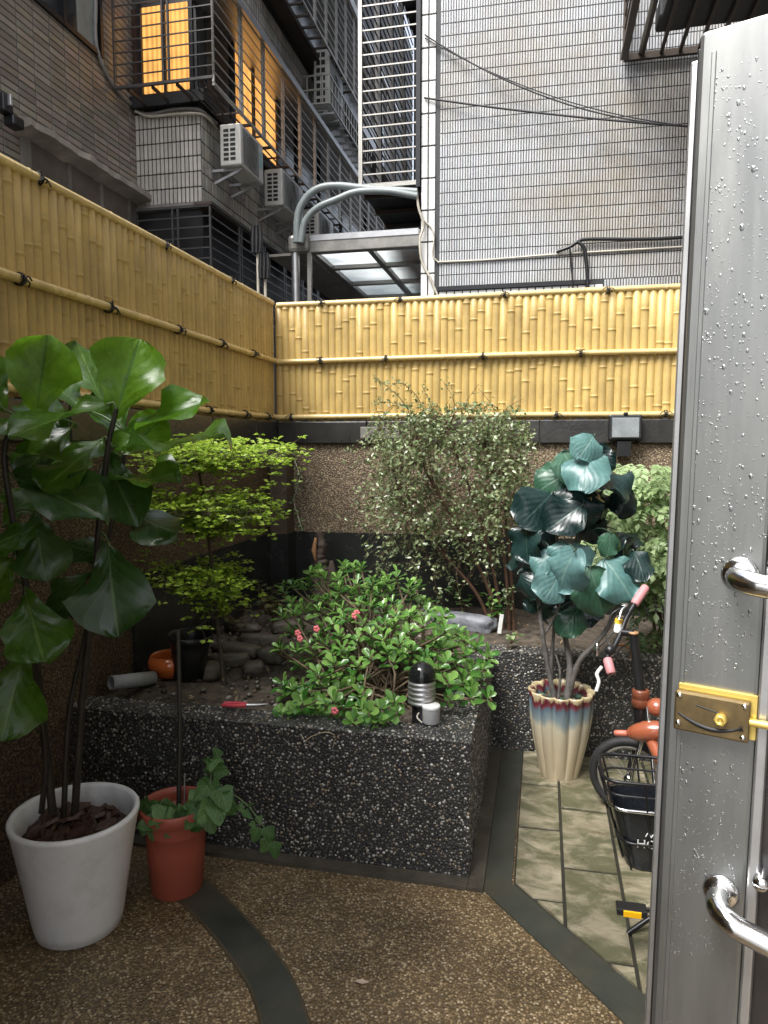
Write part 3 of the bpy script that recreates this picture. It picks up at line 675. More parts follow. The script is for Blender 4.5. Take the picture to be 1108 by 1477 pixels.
MB().bbox((XA-.02, YB-.05, 4.3), (XB+.06, YB+.05, 4.37)).build('ledge', m_conc, bB)
MB().bbox((XB-.05, YB+.051, 4.29), (XB+.07, 20, 4.36)).build('ledge', m_conc, bB)
# dark slab under the lamplit storey
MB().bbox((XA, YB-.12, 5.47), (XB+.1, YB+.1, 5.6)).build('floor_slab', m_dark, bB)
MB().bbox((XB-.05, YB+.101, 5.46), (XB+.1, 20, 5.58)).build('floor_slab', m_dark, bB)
MB().bbox((XB-.05, YB-.4, 6.60), (XBC+.06, 20, 6.68)).build('cage_roof', m_alu, bB)
# lamplit windows
wf = sub(bB, 'window', (-4.4, YB, 5.7))
lx0, lx1 = pY(208, 70, YB).x, pY(273, 70, YB).x
MB().bbox((lx0, YB-.03, 5.66), (lx1, YB-.012, 6.62)).build('pane', m_lit, wf)
for xx in (lx0-.03, (lx0+lx1)/2, lx1+.05): stick('frame', (xx, YB-.04, 5.62), (xx, YB-.04, 6.65), .05 if xx != (lx0+lx1)/2 else .03, m_blackm, wf, .04)
MB().bbox((lx1+.08, YB-.04, 5.62), (XB-.01, YB-.006, 6.62)).build('shutter', m_dark, wf)
MB().bbox((XA+.01, YB-.03, 5.62), (lx0-.06, YB-.006, 6.62)).build('side_glass', mat('brown_glass', (.06, .03, .02), .15, var=.5, vscale=14), wf)
ws = sub(bB, 'window', (XB, 9.4, 5.7))
for k, (a, b, m) in enumerate(((8.25, 8.95, m_glass), (8.98, 9.6, m_lit), (9.64, 10.5, m_lit), (10.55, 11.4, m_glass), (11.5, 12.6, m_glass), (12.7, 14, m_glass), (14.1, 16, m_glass))):
    MB().bbox((XB, a, 5.6), (XB+.02, b, 6.58)).build('pane', m, ws); stick('frame', (XB+.03, b+.015, 5.58), (XB+.03, b+.015, 6.6), .05, m_blackm, ws)
# main window cage wrapping the corner
gr = sub(bB, 'window_grille', (XBC, 7.6, 5.45))
grille_face(gr, (XA+.05, 7.62, 5.52), UX, XBC-XA-.05, 1.12, 2, 9, m_grille)
grille_face(gr, (XBC, 7.62, 5.45), UY, 8.5, 1.15, 12, 9, m_gril2)
for k in range(14): stick('floor_bar', (XBC, 8.3+k*.34, 5.44), (XB+.1, 8.3+k*.34, 5.44), .03 if k % 2 else .018, m_rust, gr)
for k in range(3): stick('floor_bar', (XBC-.1-k*.1, 7.64, 5.43), (XBC-.1-k*.1, 15.5, 5.43), .014, m_rust, gr)
for k in range(4): stick('floor_bar', (XA+.2+k*.3, 7.64, 5.50), (XA+.2+k*.3, YB-.1, 5.50), .03, m_rust, gr)
# lower window cage
MB().bbox((XA+.0, YB-.01, 2.9), (XB-.0, YB+.0, 4.29)).build('pane', m_dark, bB)
MB().bbox((XB, YB+.0, 2.9), (XB+.006, 18, 4.29)).build('pane', m_dark, bB)
gl = sub(bB, 'window_grille', (-3.8, 7.9, 3.0))
grille_face(gl, (XA+.1, 7.88, 3.2), UX, -3.8-XA-.1, 1.06, 2, 9, m_grille, bw=.016)
grille_face(gl, (-3.8, 7.88, 3.2), UY, 8, 1.06, 10, 9, m_grille, bw=.016)
MB().bbox((XB+.01, 7.86, 4.265), (-3.77, 16, 4.30)).build('cage_roof', m_rust, bB)
# upper window cage
MB().bbox((XB, 9.4, 7.9), (XB+.01, 18, 9.5)).build('pane', m_glass, bB)
gu_ = sub(bB, 'window_grille', (-3.55, 10, 7.95))
grille_face(gu_, (-3.55, 9.9, 7.95), UY, 7, 1.4, 12, 10, m_gril2)
for k in range(12): stick('floor_bar', (-3.55, 9.95+k*.3, 7.94), (XB, 9.95+k*.3, 7.94), .03, m_rust, gu_)
MB().bbox((XB, 9.6, 7.86), (-3.75, 18, 7.93)).build('floor_slab', m_rust, bB)
MB().bbox((XB, 9.8, 9.36), (-3.5, 18, 9.42)).build('cage_roof', m_alu, bB)

# --- air conditioners
m_ac = mat('ac_enamel', (.62, .61, .57), .35, var=.1, vscale=4, stain=(.4, .36, .3, .4), sscale=2)
m_acg = mat('ac_grille', (.2, .2, .19), .5)
def air_con(y0, y1, z0, h, label, x1=XBC+.02, dep=.27):
    """outdoor unit: long side along Y facing +X, end face towards -Y"""
    t = thing('air_conditioner', label, 'air conditioner', (x1-dep/2, (y0+y1)/2, z0), 'outdoor air conditioning units')
    x0 = x1-dep; cy = (y0+y1)/2
    MB().bevel((x1-dep/2, cy, z0+h/2), (dep, y1-y0, h), .018).build('casing', m_ac, t)
    for i in range(2):
        for j in range(7): MB().bbox((x0+.05+i*.085, y0-.004, z0+.06+j*(h-.1)/7), (x0+.115+i*.085, y0+.01, z0+.06+(j+.62)*(h-.1)/7)).build('vent_slot', m_dark, t)
    fy = lerp(y0, y1, .42)
    MB().bevel((x1+.002, fy, z0+h*.5), (.012, (y1-y0)*.68, h*.84), .005).build('fan_panel', m_acg, t)
    ry = Matrix.Rotation(math.pi/2, 3, 'Y'); g = MB()
    for r in (.06, .1, .14, .18): g.tube([Vector((x1+.012, fy+math.cos(a)*r, z0+h*.5+math.sin(a)*r)) for a in [2*math.pi*k/20 for k in range(21)]], .004, 5, False)
    for k in range(8): a = k*math.pi/4; g.bar((x1+.012, fy, z0+h*.5), (x1+.012, fy+math.cos(a)*.19, z0+h*.5+math.sin(a)*.19), .006)
    g.build('fan_guard', m_acg, t)
    MB().bbox((x1+.001, y1-.14, z0+h*.35), (x1+.004, y1-.05, z0+h*.78)).build('rating_label', mat('label_teal', (.3, .5, .5), .4), t)
    for y in (y0+.1, y1-.12):
        b = MB(); b.bbox((x0-.2, y-.02, z0-.03), (x1-.02, y+.02, z0)); b.bar((x1-.06, y, z0-.03), (x0-.12, y, z0-.16), .03); b.build('bracket', m_alu, t)
    return t
air_con(8.28, 8.99, 4.84, .48, 'white air conditioner on the grey wall directly under the orange lit window')
air_con(9.68, 10.56, 4.82, .49, 'white air conditioner on the grey wall in line behind the bent pipes')
air_con(11.3, 12.15, 4.78, .5, 'pale air conditioner partly hidden by the bent conduit above the canopy')
air_con(11.95, 12.8, 7.12, .95, 'tall pale air conditioner hung outside the upper storey in a wire basket')
acb = thing('wire_basket', 'pale wire basket holding the tall air conditioner of the upper storey', 'rack', (-3.6, 12.4, 7.05))
for z in (7.06, 7.28, 7.5): stick('rail', (-3.5, 11.7, z), (-3.5, 14.6, z), .025, m_gril2, acb); stick('rail', (-3.5, 11.7, z), (-3.95, 11.7, z), .025, m_gril2, acb)
for k in range(18): stick('bar', (-3.5, 11.7+k*.17, 7.06), (-3.5, 11.7+k*.17, 7.5), .018, m_gril2, acb)
for k in range(10): stick('floor_bar', (-3.5, 11.75+k*.3, 7.05), (-3.98, 11.75+k*.3, 7.05), .03, m_alu, acb)
for k in range(3): stick('bar', (-3.62-k*.13, 11.7, 7.06), (-3.62-k*.13, 11.7, 7.5), .018, m_gril2, acb)
# cable bundle round the corner of block B
def cable(name, pts, r, m, label, n=30): return tag(MB().tube(spline(pts, n), r, 6).build(name, m), label, 'cable')
m_grey = mat('grey_cable', (.22, .21, .2), .6); m_cream = mat('cream_cable', (.5, .46, .38), .6)
cb = [pX(138, 0, XA+.03), pX(140, 70, XA+.03), pX(165, 125, XA+.03), pX(195, 155, XA+.03), pY(215, 165, YB-.03), pY(250, 158, YB-.03), pY(285, 158, YB-.03), pX(300, 168, XB+.04), pX(312, 178, XB+.04)]
cable('wall_cable', cb, .022, m_grey, 'thick grey cable bundle sagging round the corner of the grey block', 60)
cable('wall_cable', [p+Vector((.01, -.02, -.05+.02*math.sin(i*2))) for i, p in enumerate(cb[3:])], .016, m_cream, 'cream cable sagging just below the thick grey bundle', 50)
# two black folded covers on a pole beyond the fence
for (px, y0, y1, lab) in ((370, 325, 365, 'upper black wrapped bundle on a pole beyond the dim fence'), (381, 365, 402, 'lower black wrapped bundle on a pole beyond the dim fence')):
    a = pY(px, y0, 6.5); b = pY(px, y1, 6.5); bd = thing('black_bundle', lab, 'bundle', b)
    for k in range(3): MB().tube([b+Vector(((k-1)*.035, 0, 0)), lerp(a, b, .5)+Vector(((k-1)*.04, .01, 0)), a+Vector(((k-1)*.032, 0, 0))], [.018, .024, .016], 8).build('fold', m_black, bd)
    MB().tube([(b.x, b.y+.03, a.z), (b.x, b.y+.03, -.12)], .014, 8).build('pole', m_cream, bd)

# --- building D : big pale mosaic wall with corner pilaster
YD = 8.6
xp0, xp1 = pY(607, 300, YD).x, pY(628.5, 300, YD).x
bD = thing('apartment_block', 'tall white mosaic tiled block with overhead wires and corner pilaster', 'building', (0, YD, 0))
MB().bbox((xp0+.01, YD+.002, -.12), (8, YD+9, 13)).build('wall', m_grout, bD)
zD0 = 3.37
tile_wall('wall_tiles', (xp1+.045, YD, zD0), UX, UZ, (0, -1, 0), 6.2, 7.6, .0300, .1335, .0085, .004, m_tileD, bD, (.9, 1.07), .012)
tpw = (xp1-xp0)/2
tp_ = MB().bevel((0, 0, 0), (tpw-.014, .02, .345), .004, seg=1).mesh('pilaster_tile', m_tileP)
for i in range(2):
    for j in range(20):
        t = link('pilaster_tile', tp_, bD); t.location = (xp0+(i+.5)*tpw, YD-.002, zD0-.2+(j+.5)*.362); t.rotation_euler = (random.gauss(0, .004), 0, random.gauss(0, .004))
stick('band', (xp1+.03, YD-.01, zD0-.025), (pY(848, 405, YD).x, YD-.01, zD0-.025), .03, m_blackm, bD, .045)
sq = MB().bevel((0, 0, 0), (.082, .012, .2), .003, seg=1).mesh('sill_tile', m_tileP)
for k in range(20):
    t = link('sill_tile', sq, bD); t.location = (xp1+.09+k*.0935, YD, zD0-.155)
tile_wall('wall_tiles', (xp1+.05+20*.0935, YD, zD0-1.0683), UX, UZ, (0, -1, 0), 4.2, 1.068, .0300, .1335, .0085, .004, m_tileD, bD, (.9, 1.07), .012)
# caged balcony hung on the alley side of D
xc0 = pY(521, 130, YD).x; zc0 = pY(560, 268, YD).z
cg = sub(bD, 'window_grille', (xc0, YD, zc0))
nb = 26; Hc = 4.0; pb = pY(560, 100, YD).z-pY(560, 117.5, YD).z
stick('post', (xc0, YD-.03, zc0), (xc0, YD-.03, zc0+Hc), .045, m_gril2, cg); stick('post', (xp0-.03, YD-.02, zc0-.05), (xp0-.03, YD-.02, zc0+Hc), .05, m_blackm, cg)
stick('rail', (xc0, YD-.03, zc0), (xp0-.05, YD-.03, zc0), .04, m_gril2, cg, .05)
for k in range(1, 27): stick('bar', (xc0, YD-.03, zc0+k*pb), (xp0-.02, YD-.03, zc0+k*pb), .015, m_gril2, cg); stick('bar', (xc0, YD, zc0+k*pb), (xc0, YD+3.4, zc0+k*pb), .014, m_grille, cg)
for k in range(1, 4): stick('post', (xc0+.01, YD+k*.95, zc0), (xc0+.01, YD+k*.75, zc0+Hc), .07, m_grille, cg)
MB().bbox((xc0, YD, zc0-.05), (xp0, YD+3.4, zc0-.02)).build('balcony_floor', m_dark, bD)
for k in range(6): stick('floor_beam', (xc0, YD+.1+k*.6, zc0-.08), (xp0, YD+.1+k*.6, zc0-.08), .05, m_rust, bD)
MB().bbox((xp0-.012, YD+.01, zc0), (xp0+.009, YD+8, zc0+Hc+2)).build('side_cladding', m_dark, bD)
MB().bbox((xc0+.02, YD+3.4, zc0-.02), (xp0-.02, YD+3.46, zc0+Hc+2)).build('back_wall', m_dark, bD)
rf = MB()
for k in range(22): rf.bbox((xc0, YD+.05+k*.16, zc0+3.55-(k % 2)*.03), (xp0-.02, YD+.2+k*.16, zc0+3.6-(k % 2)*.03))
rf.build('corrugated_roof', m_dark, bD)
# heavy dark cage projecting from D above the yard
zk = pY(900, 88, YD).z; xk = pY(899, 88, YD).x
ck = sub(bD, 'window_grille', (xk, YD, zk))
stick('rail', (xk, YD-.06, zk), (xk+3, YD-.06, zk), .05, m_rust, ck, .07); stick('rail', (xk, YD-.09, zk), (xk, YD-2.6, zk), .07, m_rust, ck, .07)
stick('rail', (xk+.16, YD-.09, zk+.03), (xk+.16, YD-2.6, zk+.03), .03, m_gril2, ck)
for k in range(1, 14): stick('bar', (xk+k*.19, YD-.09, zk+.01), (xk+k*.19, YD-2.6, zk+.01), .035, m_rust, ck)
MB().bbox((xk+.3, YD-2.6, zk+.05), (xk+3, YD-.42, zk+.09)).build('floor_board', m_dark, ck)
MB().bevel((xk+.42, YD-.5, zk+.16), (.3, .3, .2), .03).build('stored_box', m_dark, ck)
for k in range(4): stick('post', (xk, YD-.1-k*.8, zk), (xk, YD-.1-k*.8, zk+1.3), .04, m_rust, ck)
for k in range(1, 9): stick('bar', (xk, YD-.1, zk+k*.14), (xk, YD-2.6, zk+k*.14), .016, m_rust, ck)

# --- wires on D
def sag(a, b, s, n=16): return [lerp(a, b, i/n)-Vector((0, 0, s*4*(i/n)*(1-i/n))) for i in range(n+1)]
e = pY(1003, 183, YD-.3); m_wire = mat('black_wire', (.02, .02, .022), .5)
for (px, py, s, r, lab) in ((613, 50, .22, .008, 'thin black wire sagging from the top of the pilaster across the white mosaic'),
                            (613, 55, .17, .006, 'thin black wire close under the uppermost wire across the white mosaic'),
                            (612, 141, .03, .011, 'thicker black wire stretched lower across the white mosaic wall')):
    tag(MB().tube(sag(pY(px, py, YD-.03), e, s)+[e+Vector((1.0, .1, .02)), e+Vector((2.4, .28, .3))], r, 6).build('overhead_wire', m_wire), lab, 'wire')
tag(MB().tube(spline([pY(632, 378, YD-.02), pY(700, 375, YD-.02), pY(800, 367, YD-.02), pY(900, 361, YD-.02), pY(1000, 355, YD-.02), pY(1000, 355, YD-.02)+Vector((2.4, 0, .02))], 30), .011, 6).build('wall_cable', m_cream), 'cream cable running level along the foot of the white mosaic wall', 'cable')
hose = thing('black_hose', 'thick black hose looping over the white mosaic wall above the yellow fence', 'hose', pY(845, 412, YD-.05))
MB().tube(spline([pY(1005, 341, YD-.04)+Vector((2.4, 0, .02)), pY(1005, 341, YD-.04), pY(930, 345, YD-.04), pY(850, 345, YD-.05), pY(833, 349, YD-.06), pY(822, 356, YD-.05), pY(803, 363, YD-.03)], 30), .02, 8).build('main_run', m_black, hose)
MB().tube(spline([pY(833, 348, YD-.07), pY(842, 357, YD-.08), pY(846, 380, YD-.08), pY(849, 440, YD-.08)], 24), .02, 8).build('down_branch', m_black, hose)
MB().tube(spline([pY(822, 357, YD-.06), pY(824, 380, YD-.04), pY(828, 440, YD-.04)], 24), .01, 6).build('thin_branch', m_black, hose)
cable('wall_cable', [pY(601, 275, YD-.06), pY(604, 300, YD-.06), pY(611, 325, YD-.05), pY(606, 345, YD-.06), pY(608, 375, YD-.05), pY(620, 400, YD-.05), pY(632, 428, YD-.05)], .014, m_cream, 'cream cable dangling down the pilaster beside the canopy', 50)
cable('wall_cable', [pY(612, 318, YD-.03), pY(623, 330, YD-.03), pY(626, 345, YD-.03), pY(624, 368, YD-.03), pY(633, 379, YD-.03)], .009, m_cream, 'short cream cable curling on the pilaster', 40)

# --- canopy in the alley
cn = thing('alley_canopy', 'metal framed canopy with translucent sheets over the alley', 'canopy', (-2.2, 9, 3.9))
zc = 3.95; cx0, cx1 = -2.9, xp0-.06; cy0, cy1 = 8.75, 12.3
def poly_mat():
    m = bpy.data.materials.new('translucent_sheet'); m.use_nodes = True; n = m.node_tree.nodes; l = m.node_tree.links
    nz = n.new('ShaderNodeTexNoise'); nz.inputs['Scale'].default_value = 1.6; nz.inputs['Detail'].default_value = 8
    tc = n.new('ShaderNodeTexCoord'); l.new(tc.outputs['Object'], nz.inputs['Vector'])
    rp = n.new('ShaderNodeValToRGB'); rp.color_ramp.elements[0].position = .35; rp.color_ramp.elements[0].color = (.6, .66, .68, 1); rp.color_ramp.elements[1].position = .6; rp.color_ramp.elements[1].color = (.93, .96, .97, 1)
    l.new(nz.outputs['Fac'], rp.inputs[0])
    a = n.new('ShaderNodeBsdfTranslucent'); b = n.new('ShaderNodeBsdfTransparent'); mx = n.new('ShaderNodeMixShader'); mx.inputs[0].default_value = .1
    l.new(rp.outputs[0], a.inputs['Color']); l.new(a.outputs[0], mx.inputs[1]); l.new(b.outputs[0], mx.inputs[2]); l.new(mx.outputs[0], n['Material Output'].inputs['Surface']); return m
m_poly = poly_mat(); m_frame = mat('canopy_frame', (.26, .25, .23), .45, metal=.4, var=.25)
MB().bevel(((cx0+cx1)/2, cy0, zc+.03), (cx1-cx0+.1, .12, .2), .012).build('front_beam', m_frame, cn)
MB().bbox((cx0-.02, cy0-.07, zc+.07), (cx1+.02, cy0-.05, zc+.14)).build('gutter_lip', m_alu, cn)
xm = pZ(528, 352, zc).x; rows = [cy0, 9.75, 10.75, 11.75, cy1]
for xx in (cx0, xm, cx1): stick('rafter', (xx, cy0, zc), (xx, cy1, zc-.02), .07, m_frame, cn, .06)
for yy in rows[1:]: stick('purlin', (cx0, yy, zc-.005), (cx1, yy, zc-.005), .1, m_frame, cn, .05)
for (xa, xb) in ((cx0, xm), (xm, cx1)):
    for ya, yb in zip(rows[:-1], rows[1:]): MB().bbox((xa, ya, zc+.035), (xb, yb, zc+.041)).build('sheet', m_poly, cn)
for yy in (9.3, 10.3): stick('brace', (cx0-.25, yy, zc-.05), (cx0, yy, zc-.01), .04, m_frame, cn)
MB().bbox((cx0-.55, 8.8, zc-.06), (cx0-.04, cy1, zc-.03)).build('side_gutter', m_conc, cn)
MB().tube([(cx0-.16, 8.7, zc), (cx0-.14, 8.7, -.12)], .05, 12).build('downpipe', m_alu, cn)
jb = pY(432, 352, 8.68); MB().bevel(jb, (.28, .12, .22), .05).build('junction_hopper', m_frame, cn)
stick('post', (cx0+.02, 8.72, zc-.05), (cx0+.02, 8.72, -.12), .05, m_frame, cn)
m_pvc = mat('pvc_conduit', (.22, .25, .25), .35, var=.15)
for i, (pts, lab) in enumerate((([(428, 350), (430, 310), (442, 285), (462, 271), (490, 268), (530, 272), (602, 277)], 'outer of two bent grey conduits arching over the alley canopy'),
                                ([(434, 350), (440, 320), (458, 300), (485, 288), (515, 277), (560, 276), (602, 283)], 'inner of two bent grey conduits arching over the alley canopy'))):
    tag(MB().tube(spline([pY(x, y, 8.56-i*.02) for x, y in pts], 48), .045-.003*i, 10).build('bent_conduit', m_pvc), lab, 'pipe')

# --- unseen tall block added to cut skylight, and the house by the door
bShade = thing('apartment_block', 'unseen plain grey block added on the bicycle side to cut skylight', 'building', (RX+1, 3, 0))
MB().bbox((RX+.45, -5, -.12), (RX+8, 7.2, 14)).build('wall', m_conc, bShade)
bH = thing('house', 'house wall by the open metal door, with unseen eave and wall added for shade', 'house', (1.5, .3, 0))
m_house = mat('house_render', (.3, .28, .25), .6, var=.2, bump=.2)

# ------------------------------------------------------------------ open metal door
dv = ray(-1000, 643); dv = Vector((dv.x, dv.y, 0)).normalized()       # along the door towards its free edge
dn = Vector((dv.y, -dv.x, 0)); dn = dn if dn.y < 0 else -dn          # face towards the yard's near side
P0 = O+ray(1010, 46)*(.55/ray(1010, 46).z); P0.z = 0
LEAN = .011                                                             # the door hangs a little out of plumb
def DP(s, n, z): return P0-dv*(s-(2.05-z)*LEAN)+dn*n+Vector((0, 0, z))
def pD(px, py):
    r = ray(px, py); t = (P0-O).dot(dn)/r.dot(dn); p = O+r*t; return -(p-P0).dot(dv)+(2.05-p.z)*LEAN, p.z
DM = Matrix((-dv, -dn, Vector((0, 0, 1))-dv*LEAN)).transposed()
hinge = DP(.92, 0, 0)
MB().bbox((hinge.x+.03, hinge.y-.25, 0), (RX+.45, hinge.y-.02, 2.62)).build('wall', m_house, bH)
MB().bbox((LX-.3, -1.6, 2.62), (-.75, 1.3, 2.74)).build('shade_eave', m_house, bH)  # unseen eave put in to shade the fig and the near floor
MB().bbox((LX-.3, -.45, 0), (-.8, -.25, 2.62)).build('wall', m_house, bH)  # unseen wall added with the eave to darken the fig side
def brushed():
    m = bpy.data.materials.new('brushed_steel'); m.use_nodes = True; n = m.node_tree.nodes; l = m.node_tree.links; b = n['Principled BSDF']
    tc = n.new('ShaderNodeTexCoord'); mp = n.new('ShaderNodeMapping'); mp.inputs['Scale'].default_value = (90, 90, 2.2); l.new(tc.outputs['Object'], mp.inputs['Vector'])
    nz = n.new('ShaderNodeTexNoise'); nz.inputs['Scale'].default_value = 1; nz.inputs['Detail'].default_value = 5; l.new(mp.outputs[0], nz.inputs['Vector'])
    n2 = n.new('ShaderNodeTexNoise'); n2.inputs['Scale'].default_value = 1; n2.inputs['Detail'].default_value = 9; n2.inputs['Roughness'].default_value = .7
    m3 = n.new('ShaderNodeMapping'); m3.inputs['Scale'].default_value = (22, 22, 3.5); l.new(tc.outputs['Object'], m3.inputs['Vector']); l.new(m3.outputs[0], n2.inputs['Vector'])
    mx = n.new('ShaderNodeMix'); mx.data_type = 'RGBA'; l.new(n2.outputs['Fac'], mx.inputs[0]); mx.inputs[6].default_value = (.17, .18, .18, 1); mx.inputs[7].default_value = (.32, .32, .305, 1)
    l.new(mx.outputs[2], b.inputs['Base Color']); b.inputs['Metallic'].default_value = .85
    ad = n.new('ShaderNodeMath'); ad.operation = 'MULTIPLY_ADD'; l.new(n2.outputs['Fac'], ad.inputs[0]); ad.inputs[1].default_value = .35; ad.inputs[2].default_value = .2; l.new(ad.outputs[0], b.inputs['Roughness'])
    bp = n.new('ShaderNodeBump'); bp.inputs['Strength'].default_value = .06; bp.inputs['Distance'].default_value = .004; l.new(nz.outputs['Fac'], bp.inputs['Height']); l.new(bp.outputs[0], b.inputs['Normal'])
    return m
m_door = brushed()
m_brass = mat('aged_brass', (.2, .145, .07), .38, metal=.8, var=.35, vscale=30)
m_brassy = mat('yellow_brass_plate', (.7, .52, .14), .35, metal=.6, var=.15)
dr = thing('metal_door', 'brushed steel door standing open with beads of rain, brass lock and pull handle', 'door', P0)
sw = pD(1104, 1000)[0]                                                  # stile width
def dbox(name, s0, s1, n0, n1, z0, z1, m, parent, r=.004): return MB().bevel(DP((s0+s1)/2, (n0+n1)/2, (z0+z1)/2), (s1-s0, abs(n1-n0), z1-z0), r, DM).build(name, m, parent)
DT = 2.05
dbox('stile', 0, sw-.008, 0, -.045, .03, DT, m_door, dr, .006)
dbox('stile', .92-sw, .92, 0, -.045, .03, DT, m_door, dr, .006)
dbox('top_panel', sw-.0075, .92-sw+.0075, -.001, -.044, 1.34, DT-.001, m_door, dr, .002)
dbox('bottom_rail', sw-.0075, .92-sw+.0075, -.001, -.044, .031, .25, m_door, dr, .002)
dbox('glazing_bead', sw-.008, sw+.006, .003, -.04, .251, 1.339, m_alu, dr, .003)
dbox('glass_pane', sw+.006, .92-sw, -.02, -.028, .25, 1.34, mat('door_glass', (.03, .026, .024), .12), dr, .001)
dbox('rebate_strip', -.02, .01, -.047, -.066, .03, DT-.012, m_alu, dr, .003)
dbox('seal_strip', -.008, .0, -.030, -.047, .03, DT-.006, m_black, dr, .002)
dbox('edge_strip', .016, .022, .0025, -.01, .03, DT-.03, m_door, dr, .001)
# lock: back plate, case, slot, knob, screws, rod
s0, z1 = pD(978, 986); s1, _ = pD(1086, 998); z0_ = pD(980, 1044)[1]; z1b = pD(980, 990)[1]
lz0, lz1 = z0_-.002, z1b
lk = sub(dr, 'lock', DP((s0+s1)/2, 0, lz0))
dbox('back_plate', s0+.002, s1+.007, .005, 0, lz0+.001, lz1+.007, m_brassy, lk, .001)
dbox('case', s0, s1, .02, .006, lz0, lz1, m_brass, lk, .003)
W_, H_ = s1-s0, lz1-lz0
def LP(u, v, n): return DP(lerp(s0, s1, u), n, lerp(lz0, lz1, v))
MB().tube([LP(u, .50-.42*math.sin(math.pi*u*.92)*.75, .0195) for u in np.linspace(.06, .92, 14)], [.0012+.0022*math.sin(math.pi*t) if t < .93 else .004 for t in np.linspace(.05, 1, 14)], 6).build('curved_slot', m_dark, lk)
MB().tube([LP(.3, .72, .0198), LP(.6, .62, .0198)], .0012, 5).build('groove', m_dark, lk)
kc = LP(.64, .5, .0); MB().lathe([(.0, .026), (.0035, .026), (.004, .031), (.0065, .032), (.0085, .03), (.009, .022), (.008, .019)], 6, kc, Matrix((dv, Vector((0, 0, 1)), dn)).transposed()).build('knob', m_brassy, lk)
for u, v in ((.07, .9), (.93, .9), (.07, .2), (.93, .14)): MB().sphere(LP(u, v, .02), .0042, 10, 6).build('screw', m_steel, lk)
MB().tube([DP(s1-.002, .012, lerp(lz0, lz1, .5)), DP(s1+.12, .012, lerp(lz0, lz1, .5))], .0055, 10).build('bolt_rod', m_brassy, lk)
# pull handle: two feet on the stile, grip set over towards the hinge side
hd = sub(dr, 'pull_handle', DP(.1, 0, 1.1))
su, zu = pD(1068, 828); sl, zl = pD(1040, 1285)
def arm(s, z, dz):
    pts = [DP(s, 0, z), DP(s, .03, z)]+[DP(s+.028*(1-math.cos(a)), .03+.028*math.sin(a), z+dz*(1-math.cos(a))*.3) for a in (.4, .8, 1.2, 1.57)]+[DP(s+.1, .058, z+dz*.75), DP(s+.15, .058, z+dz)]
    return pts
up_ = arm(su, zu, -.01); lo_ = arm(sl, zl, -.035)
pts = up_+[DP(su+.17, .058, zu-.03), DP(su+.172, .058, zu-.1), DP(sl+.172, .058, zl+.08), DP(sl+.17, .058, zl-.0)]+lo_[::-1]
MB().tube(pts, .0155, 14).build('grip', m_steel, hd)
for s, z in ((su, zu), (sl, zl)): MB().lathe([(.0, .007), (.02, .007), (.024, .003), (.024, 0)], 20, DP(s, .001, z), Matrix((dv, Vector((0, 0, 1)), dn)).transposed()).build('rosette', m_steel, hd)
sb_, zb_ = pD(1099, 1268); MB().lathe([(0, .02), (.008, .02), (.011, .015), (.011, -.02)], 14, DP(sb_, -.0, zb_), Matrix((dv, Vector((0, 0, 1)), dn)).transposed()).build('stud', m_steel, dr)
# rain beads on the door face
wm = bpy.data.materials.new('water'); wm.use_nodes = True; wb_ = wm.node_tree.nodes['Principled BSDF']
wb_.inputs['Base Color'].default_value = (.95, .97, 1, 1); wb_.inputs['Roughness'].default_value = .03; wb_.inputs['Transmission Weight'].default_value = 1; wb_.inputs['IOR'].default_value = 1.33
nd = 5200; S = rng.uniform(.02, .26, nd); Zd = rng.uniform(.3, 2.0, nd); cl = np.array([noise.noise(Vector((a*7, b*5, 3))) for a, b in zip(S, Zd)])
k = (cl > -.42) & ((S < sw-.02) | (Zd > 1.36)) & ~((S > s0-.01) & (S < s1+.02) & (Zd > lz0-.02) & (Zd < lz1+.02)); S = S[k]; Zd = Zd[k]; nd = S.size
rr_ = rng.gamma(1.3, .00045, nd)+.0005; rr_ = np.minimum(rr_, .0034); el = rng.uniform(1, 1.7, nd)
C = np.array([tuple(DP(a, .0002, b)) for a, b in zip(S, Zd)]); T = ICO_V
V = C[:, None]+T[None, :, 0, None]*(np.array(dv)[None]*rr_[:, None])[:, None]+T[None, :, 1, None]*(np.array((0, 0, 1.))[None]*(rr_*el)[:, None])[:, None]+T[None, :, 2, None]*(np.array(dn)[None]*(rr_*.55)[:, None])[:, None]
F = (ICO_F[None]+(np.arange(nd)*12)[:, None, None]).reshape(-1, 3)
stuff(link('rain_beads', np_mesh('rain_beads', V.reshape(-1, 3), F, wm), dr))

# ------------------------------------------------------------------ pots
def shell(prof_out, t): # close an outer profile (bottom to top) with an inner wall
    return prof_out+[(r-t, z) for r, z in reversed(prof_out[1:])]+[(0, prof_out[1][1]+.02)]
WPC = Vector((-1.395, 1.862, 0))
wp = thing('white_pot', 'big tapered white planter pot with bark chips, on the brown gravel floor', 'pot', WPC)
m_wpot = mat('white_glazed_pot', (.74, .74, .74), .4, var=.05, vscale=5, stain=(.4, .38, .34, .35), sscale=9, bump=.03, bscale=60)
MB().lathe([(0, .002), (.118, .0), (.127, .006), (.135, .04), (.16, .2), (.183, .335), (.19, .36), (.191, .368), (.187, .375), (.178, .375), (.171, .366), (.168, .33), (.160, .26)], 64, WPC).build('body', m_wpot, wp)
m_bark = mat('bark_mulch', (.05, .022, .014), .45, var=.5, vscale=20, bump=.7, bscale=60)
MB().lathe([(.164, .295), (.12, .31), (.06, .318), (0, .315)], 32, WPC, mod=lambda t, z: 1+.0*t).build('soil', m_bark, wp)
